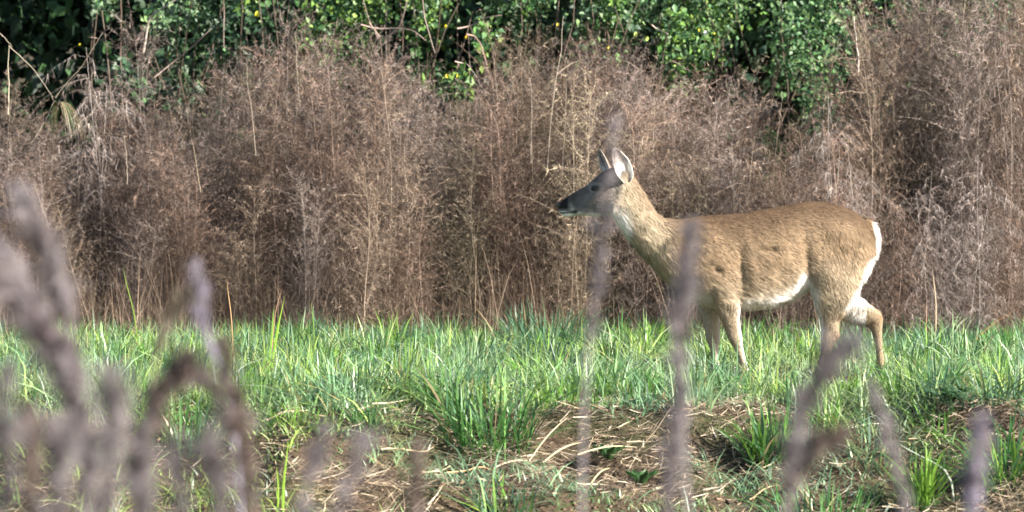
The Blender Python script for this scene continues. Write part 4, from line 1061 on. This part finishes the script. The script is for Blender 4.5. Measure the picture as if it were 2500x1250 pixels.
# tail
tb = bmesh.new(); bm = tb
loft(tb, [((2112, 534), (2106, 560), .022, 0), ((2128, 542), (2112, 572), .030, 0), ((2140, 560), (2116, 590), .034, 0), ((2145, 590), (2120, 606), .030, 0), ((2142, 612), (2126, 620), .02, 0), ((2137, 624), (2130, 626), .008, 0)], 14, 2)
bmesh.ops.recalc_face_normals(tb, faces=tb.faces); bmesh.ops.subdivide_edges(tb, edges=tb.edges[:], cuts=1, use_grid_fill=True)
for v in tb.verts: v.co -= Vector(O0)
tm = bpy.data.meshes.new("tail"); tb.to_mesh(tm); tb.free()
tco, tno, ttri = mesh_np(tm)
def tailcol(p, N):
    px, py = to_px(p + O0); bx = np.interp(py, [530, 550, 570, 600, 625], [2121, 2126, 2132, 2134, 2130])
    m = sstep(-3, 3, px - bx)[:, None]; return np.array([.19, .125, .07]) * (1 - m) + np.array([.88, .85, .80]) * m
a = tm.color_attributes.new("Col", 'FLOAT_COLOR', 'POINT'); cc = np.ones((len(tco), 4), np.float32); cc[:, :3] = tailcol(tco, tno); a.data.foreach_set("color", cc.ravel())
tm.polygons.foreach_set("use_smooth", np.ones(len(tm.polygons), bool)); tm.materials.append(M_skin); link(bpy.data.objects.new("tail", tm), deer)
fur_on(tco, tno, ttri, 7000, tailcol, lambda p, N: np.full(len(p), .034), lambda p, N: np.tile([.35, 0, -1.], (len(p), 1)), .42, .0018)
fm = FB.mesh("fur", M_fur, True)
fm.normals_split_custom_set_from_vertices(np.concatenate(FN).astype(np.float32))
fo = link(bpy.data.objects.new("fur", fm), deer); fo['kind'] = 'stuff'

# ------------------------------------------------------------------ reeds in front
RC = {"mauve": [[.18, .155, .158], [.25, .22, .222], [.12, .10, .10]], "brown": [[.15, .112, .098], [.10, .076, .066], [.21, .165, .145]], "dark": [[.08, .063, .066], [.11, .088, .09], [.15, .122, .125]],
      "pale": [[.30, .27, .33], [.22, .19, .23], [.16, .135, .155]], "khaki": [[.18, .15, .105], [.13, .105, .075], [.24, .2, .15]]}
def reed(spine, w_px, Y, hue, label, dens=1.0, soft=1.0, stalk_to=None, leaves=1):
    p = np.array([P(a, b, Y) for a, b in spine]); K = 24; t = np.linspace(0, 1, len(p)); tt = np.linspace(0, 1, K)
    q = np.stack([np.interp(tt, t, p[:, i]) for i in range(3)], -1)
    for _ in range(3): q[1:-1] = (q[:-2] + 2 * q[1:-1] + q[2:]) / 4      # q[0] tip, q[-1] plume base
    gx, gy = q[-1, 0] + rng.normal(0, .04), Y + rng.normal(0, .05); g = np.array([gx, gy, float(gz(gx, gy))])
    r = empty("reed", g); tag(r, label, "reed", "blurred reeds in front")
    cols = np.array(RC[hue])
    # stalk down to the ground
    tl = unit(q[-1] - q[-3]); u = np.linspace(0, 1, 12)[:, None]; m = q[-1] + tl * .25
    s = (1 - u)**2 * q[-1] + 2 * u * (1 - u) * m + u**2 * g
    st = Bag(); st.tube(np.concatenate([q[::3], s[1:]])[::-1] - g, np.linspace(.0042, .0014, len(q[::3]) + 11), cols[0] * 1.1, 6); st.obj("stalk", M_stem, r, True)
    # plume
    wm = w_px / FPX * Y
    NB = int(95 * dens) + 14; per = 20
    vb = rng.uniform(0, 1, NB); tg_all = unit(np.gradient(q, axis=0)) * -1
    rb = unit(rng.normal(size=(NB, 3)) + np.array([.5, 0, -.1]))
    profb = np.interp(vb, [0, .15, .5, .85, 1], [.30, .65, 1, .9, .5]) * wm * .62
    Lb = profb * (.25 + 1.25 * rng.uniform(0, 1, NB)**1.5); axb = rng.uniform(.7, 2.6, NB); toneb = np.exp(rng.normal(0, .38, NB)); colb = cols[rng.integers(0, 3, NB)]
    k = np.repeat(np.arange(NB), per); n = len(k)
    v = np.clip(vb[k] + rng.normal(0, .010, n), 0, .999); f = v * (K - 1); i0 = np.clip(f.astype(int), 0, K - 2); fr = (f - i0)[:, None]
    b0 = q[i0] * (1 - fr) + q[i0 + 1] * fr; tg = tg_all[i0]
    rad = rb[k] + rng.normal(0, .22, (n, 3)); rad = unit(rad - tg * (rad * tg).sum(1, keepdims=True))
    L = Lb[k] * rng.uniform(.35, 1.1, n); d = rad * .8 + tg * (axb[k] * rng.uniform(.8, 1.1, n))[:, None]
    m_ = b0 + d * L[:, None] * .55; e = b0 + d * L[:, None] + rad * L[:, None] * .3; e[:, 2] -= L * .6
    c = colb[k] * (toneb[k] * np.exp(rng.normal(0, .15, n)))[:, None]
    pale_ = ((rng.uniform(size=NB) < (.10 if hue in ('brown', 'dark') else .3))[k] * rng.uniform(.3, .8, n))[:, None]; c = c * (1 - pale_) + np.array([.29, .265, .275]) * pale_
    pb = Bag(); pb.rib(np.stack([b0, m_, e], 1), np.array([[.0011, .0019, 0]]) * rng.uniform(.6, 1.4, (n, 1)), unit(np.cross(d, rnd_unit(n))), c)
    n2 = int(1500 * dens); kk = rng.integers(0, n, n2); w2 = rng.uniform(.3, 1, n2)[:, None]; s0 = b0[kk] + (e[kk] - b0[kk]) * w2
    dd = unit(rnd_unit(n2) + np.array([.2, 0, -.6])) * rng.uniform(.005, .018, n2)[:, None]
    pb.rib(np.stack([s0, s0 + dd * .5, s0 + dd], 1), np.full((n2, 3), .0012) * np.array([1, 1, 0]), unit(np.cross(dd, rnd_unit(n2))), c[kk] * 1.2)
    for V in pb.V: V -= g
    f_ = pb.obj("plume", M_reed, r)
    for i in range(leaves):
        zb = rng.uniform(.35, .8); base = g + (q[-1] - g) * zb; a_ = rng.uniform(0, 6.28); LL = rng.uniform(.3, .5); T = np.linspace(0, 1, 9)
        hd = np.array([math.cos(a_), math.sin(a_) * .5, 0]); pp = base + hd * (T**1.2)[:, None] * LL * .6; pp[:, 2] += (.8 * T - .75 * T**2) * LL * .8
        lb = Bag(); lb.rib((pp - g)[None], (.016 * np.interp(T, [0, .3, 1], [.6, 1, 0]))[None], np.cross(hd, [0, 0, 1])[None] + np.array([[0, 0, .3]]), np.array([[.25, .21, .17]])); lb.obj("leaf", M_straw, r)
reed([(42, 470), (85, 560), (115, 650), (150, 740), (170, 800)], 120, 5.2, "mauve", "tall mauve reed plume leaning in at the far left", .9)
reed([(-30, 640), (20, 690), (70, 750), (150, 830)], 150, 5.0, "mauve", "broad reed plume cut by the left edge", .9)
reed([(95, 810), (135, 850), (165, 900), (190, 960)], 120, 4.9, "dark", "knotted dark reed head in front of the meadow at left", 1.5)
reed([(150, 930), (185, 1000), (205, 1120), (200, 1300)], 130, 4.8, "mauve", "pale mauve reed body below the knotted dark head", .7)
reed([(62, 990), (68, 1060), (72, 1140), (75, 1280)], 62, 4.7, "brown", "slender dark brown reed spike at the lower left corner", 1.3)
reed([(470, 705), (430, 730), (402, 775), (385, 850)], 50, 5.8, "khaki", "small pale reed head arching above the meadow edge", .35)
reed([(450, 880), (405, 925), (370, 990), (345, 1080)], 95, 5.0, "brown", "bent brown reed plume left of the dark twin tips", 1.3)
reed([(345, 1040), (335, 1120), (345, 1200), (350, 1300)], 90, 4.9, "mauve", "mauve lower plume under the bent brown one", 1.0)
reed([(475, 640), (488, 720), (492, 790), (530, 880)], 48, 5.6, "pale", "bluish white reed head high beside the arching one", .4)
reed([(455, 915), (490, 920), (520, 945), (560, 1050)], 45, 5.1, "dark", "dark hooked reed tip pointing left at mid height", .7)
reed([(540, 830), (560, 920), (580, 1040), (595, 1150), (620, 1300)], 85, 5.0, "brown", "long brown grey reed plume beside the hooked tip", 1.2)
reed([(280, 900), (270, 1000), (262, 1100), (250, 1300)], 110, 4.4, "mauve", "faint mauve reed in the gap between left plumes", .5)
reed([(130, 1040), (140, 1120), (135, 1200), (130, 1320)], 120, 4.3, "mauve", "soft lilac reed at the bottom near the brown spike", .6)
reed([(10, 900), (5, 1000), (10, 1120), (0, 1300)], 90, 4.5, "mauve", "mauve reed rising along the left edge", .6)
reed([(420, 1080), (425, 1160), (430, 1300)], 80, 4.6, "mauve", "short soft reed before the dark bank tuft", .4)
reed([(500, 1090), (520, 1160), (540, 1300)], 110, 4.6, "mauve", "short wide reed at the bottom near the long brown plume", .55)
reed([(780, 1040), (765, 1110), (750, 1180), (735, 1310)], 90, 4.8, "mauve", "wispy reed haze over the straw left of centre", .35)
reed([(880, 1060), (860, 1130), (830, 1210), (815, 1310)], 90, 4.8, "mauve", "wispy reed haze right beside the first wisp", .3)
reed([(1020, 1070), (1014, 1130), (1012, 1200), (1015, 1320)], 34, 5.2, "brown", "short thin brown reed at the bottom centre", .6)
reed([(1500, 290), (1485, 400), (1468, 520), (1462, 620), (1450, 740), (1438, 830)], 56, 5.4, "mauve", "tall thin reed crossing in front of the deer's face", .55, leaves=0)
reed([(1682, 545), (1668, 650), (1652, 760), (1650, 860), (1660, 960)], 66, 5.2, "mauve", "tall reed plume crossing in front of the deer's chest", 1.3, leaves=0)
reed([(1660, 930), (1650, 1020), (1635, 1120), (1620, 1300)], 56, 5.0, "mauve", "lower reed continuing beneath the chest plume", 1.0, leaves=0)
reed([(2085, 825), (2020, 870), (1975, 940), (1945, 1040), (1925, 1150), (1915, 1280)], 105, 5.0, "mauve", "big arched reed plume before the hind legs", 1.0)
reed([(2060, 1050), (2020, 1065), (1975, 1090), (1940, 1180)], 60, 5.0, "brown", "small brown side plume joined to the arched plume", .6)
reed([(2125, 930), (2150, 1010), (2180, 1110), (2215, 1280)], 46, 5.1, "mauve", "thin stalky reed leaning right of the arched plume", .8)
reed([(2392, 1020), (2385, 1100), (2370, 1180), (2365, 1300)], 62, 4.9, "pale", "pale lilac reed near the right bottom corner", .8)

for me in list(bpy.data.meshes):
    if me.users == 0: bpy.data.meshes.remove(me)
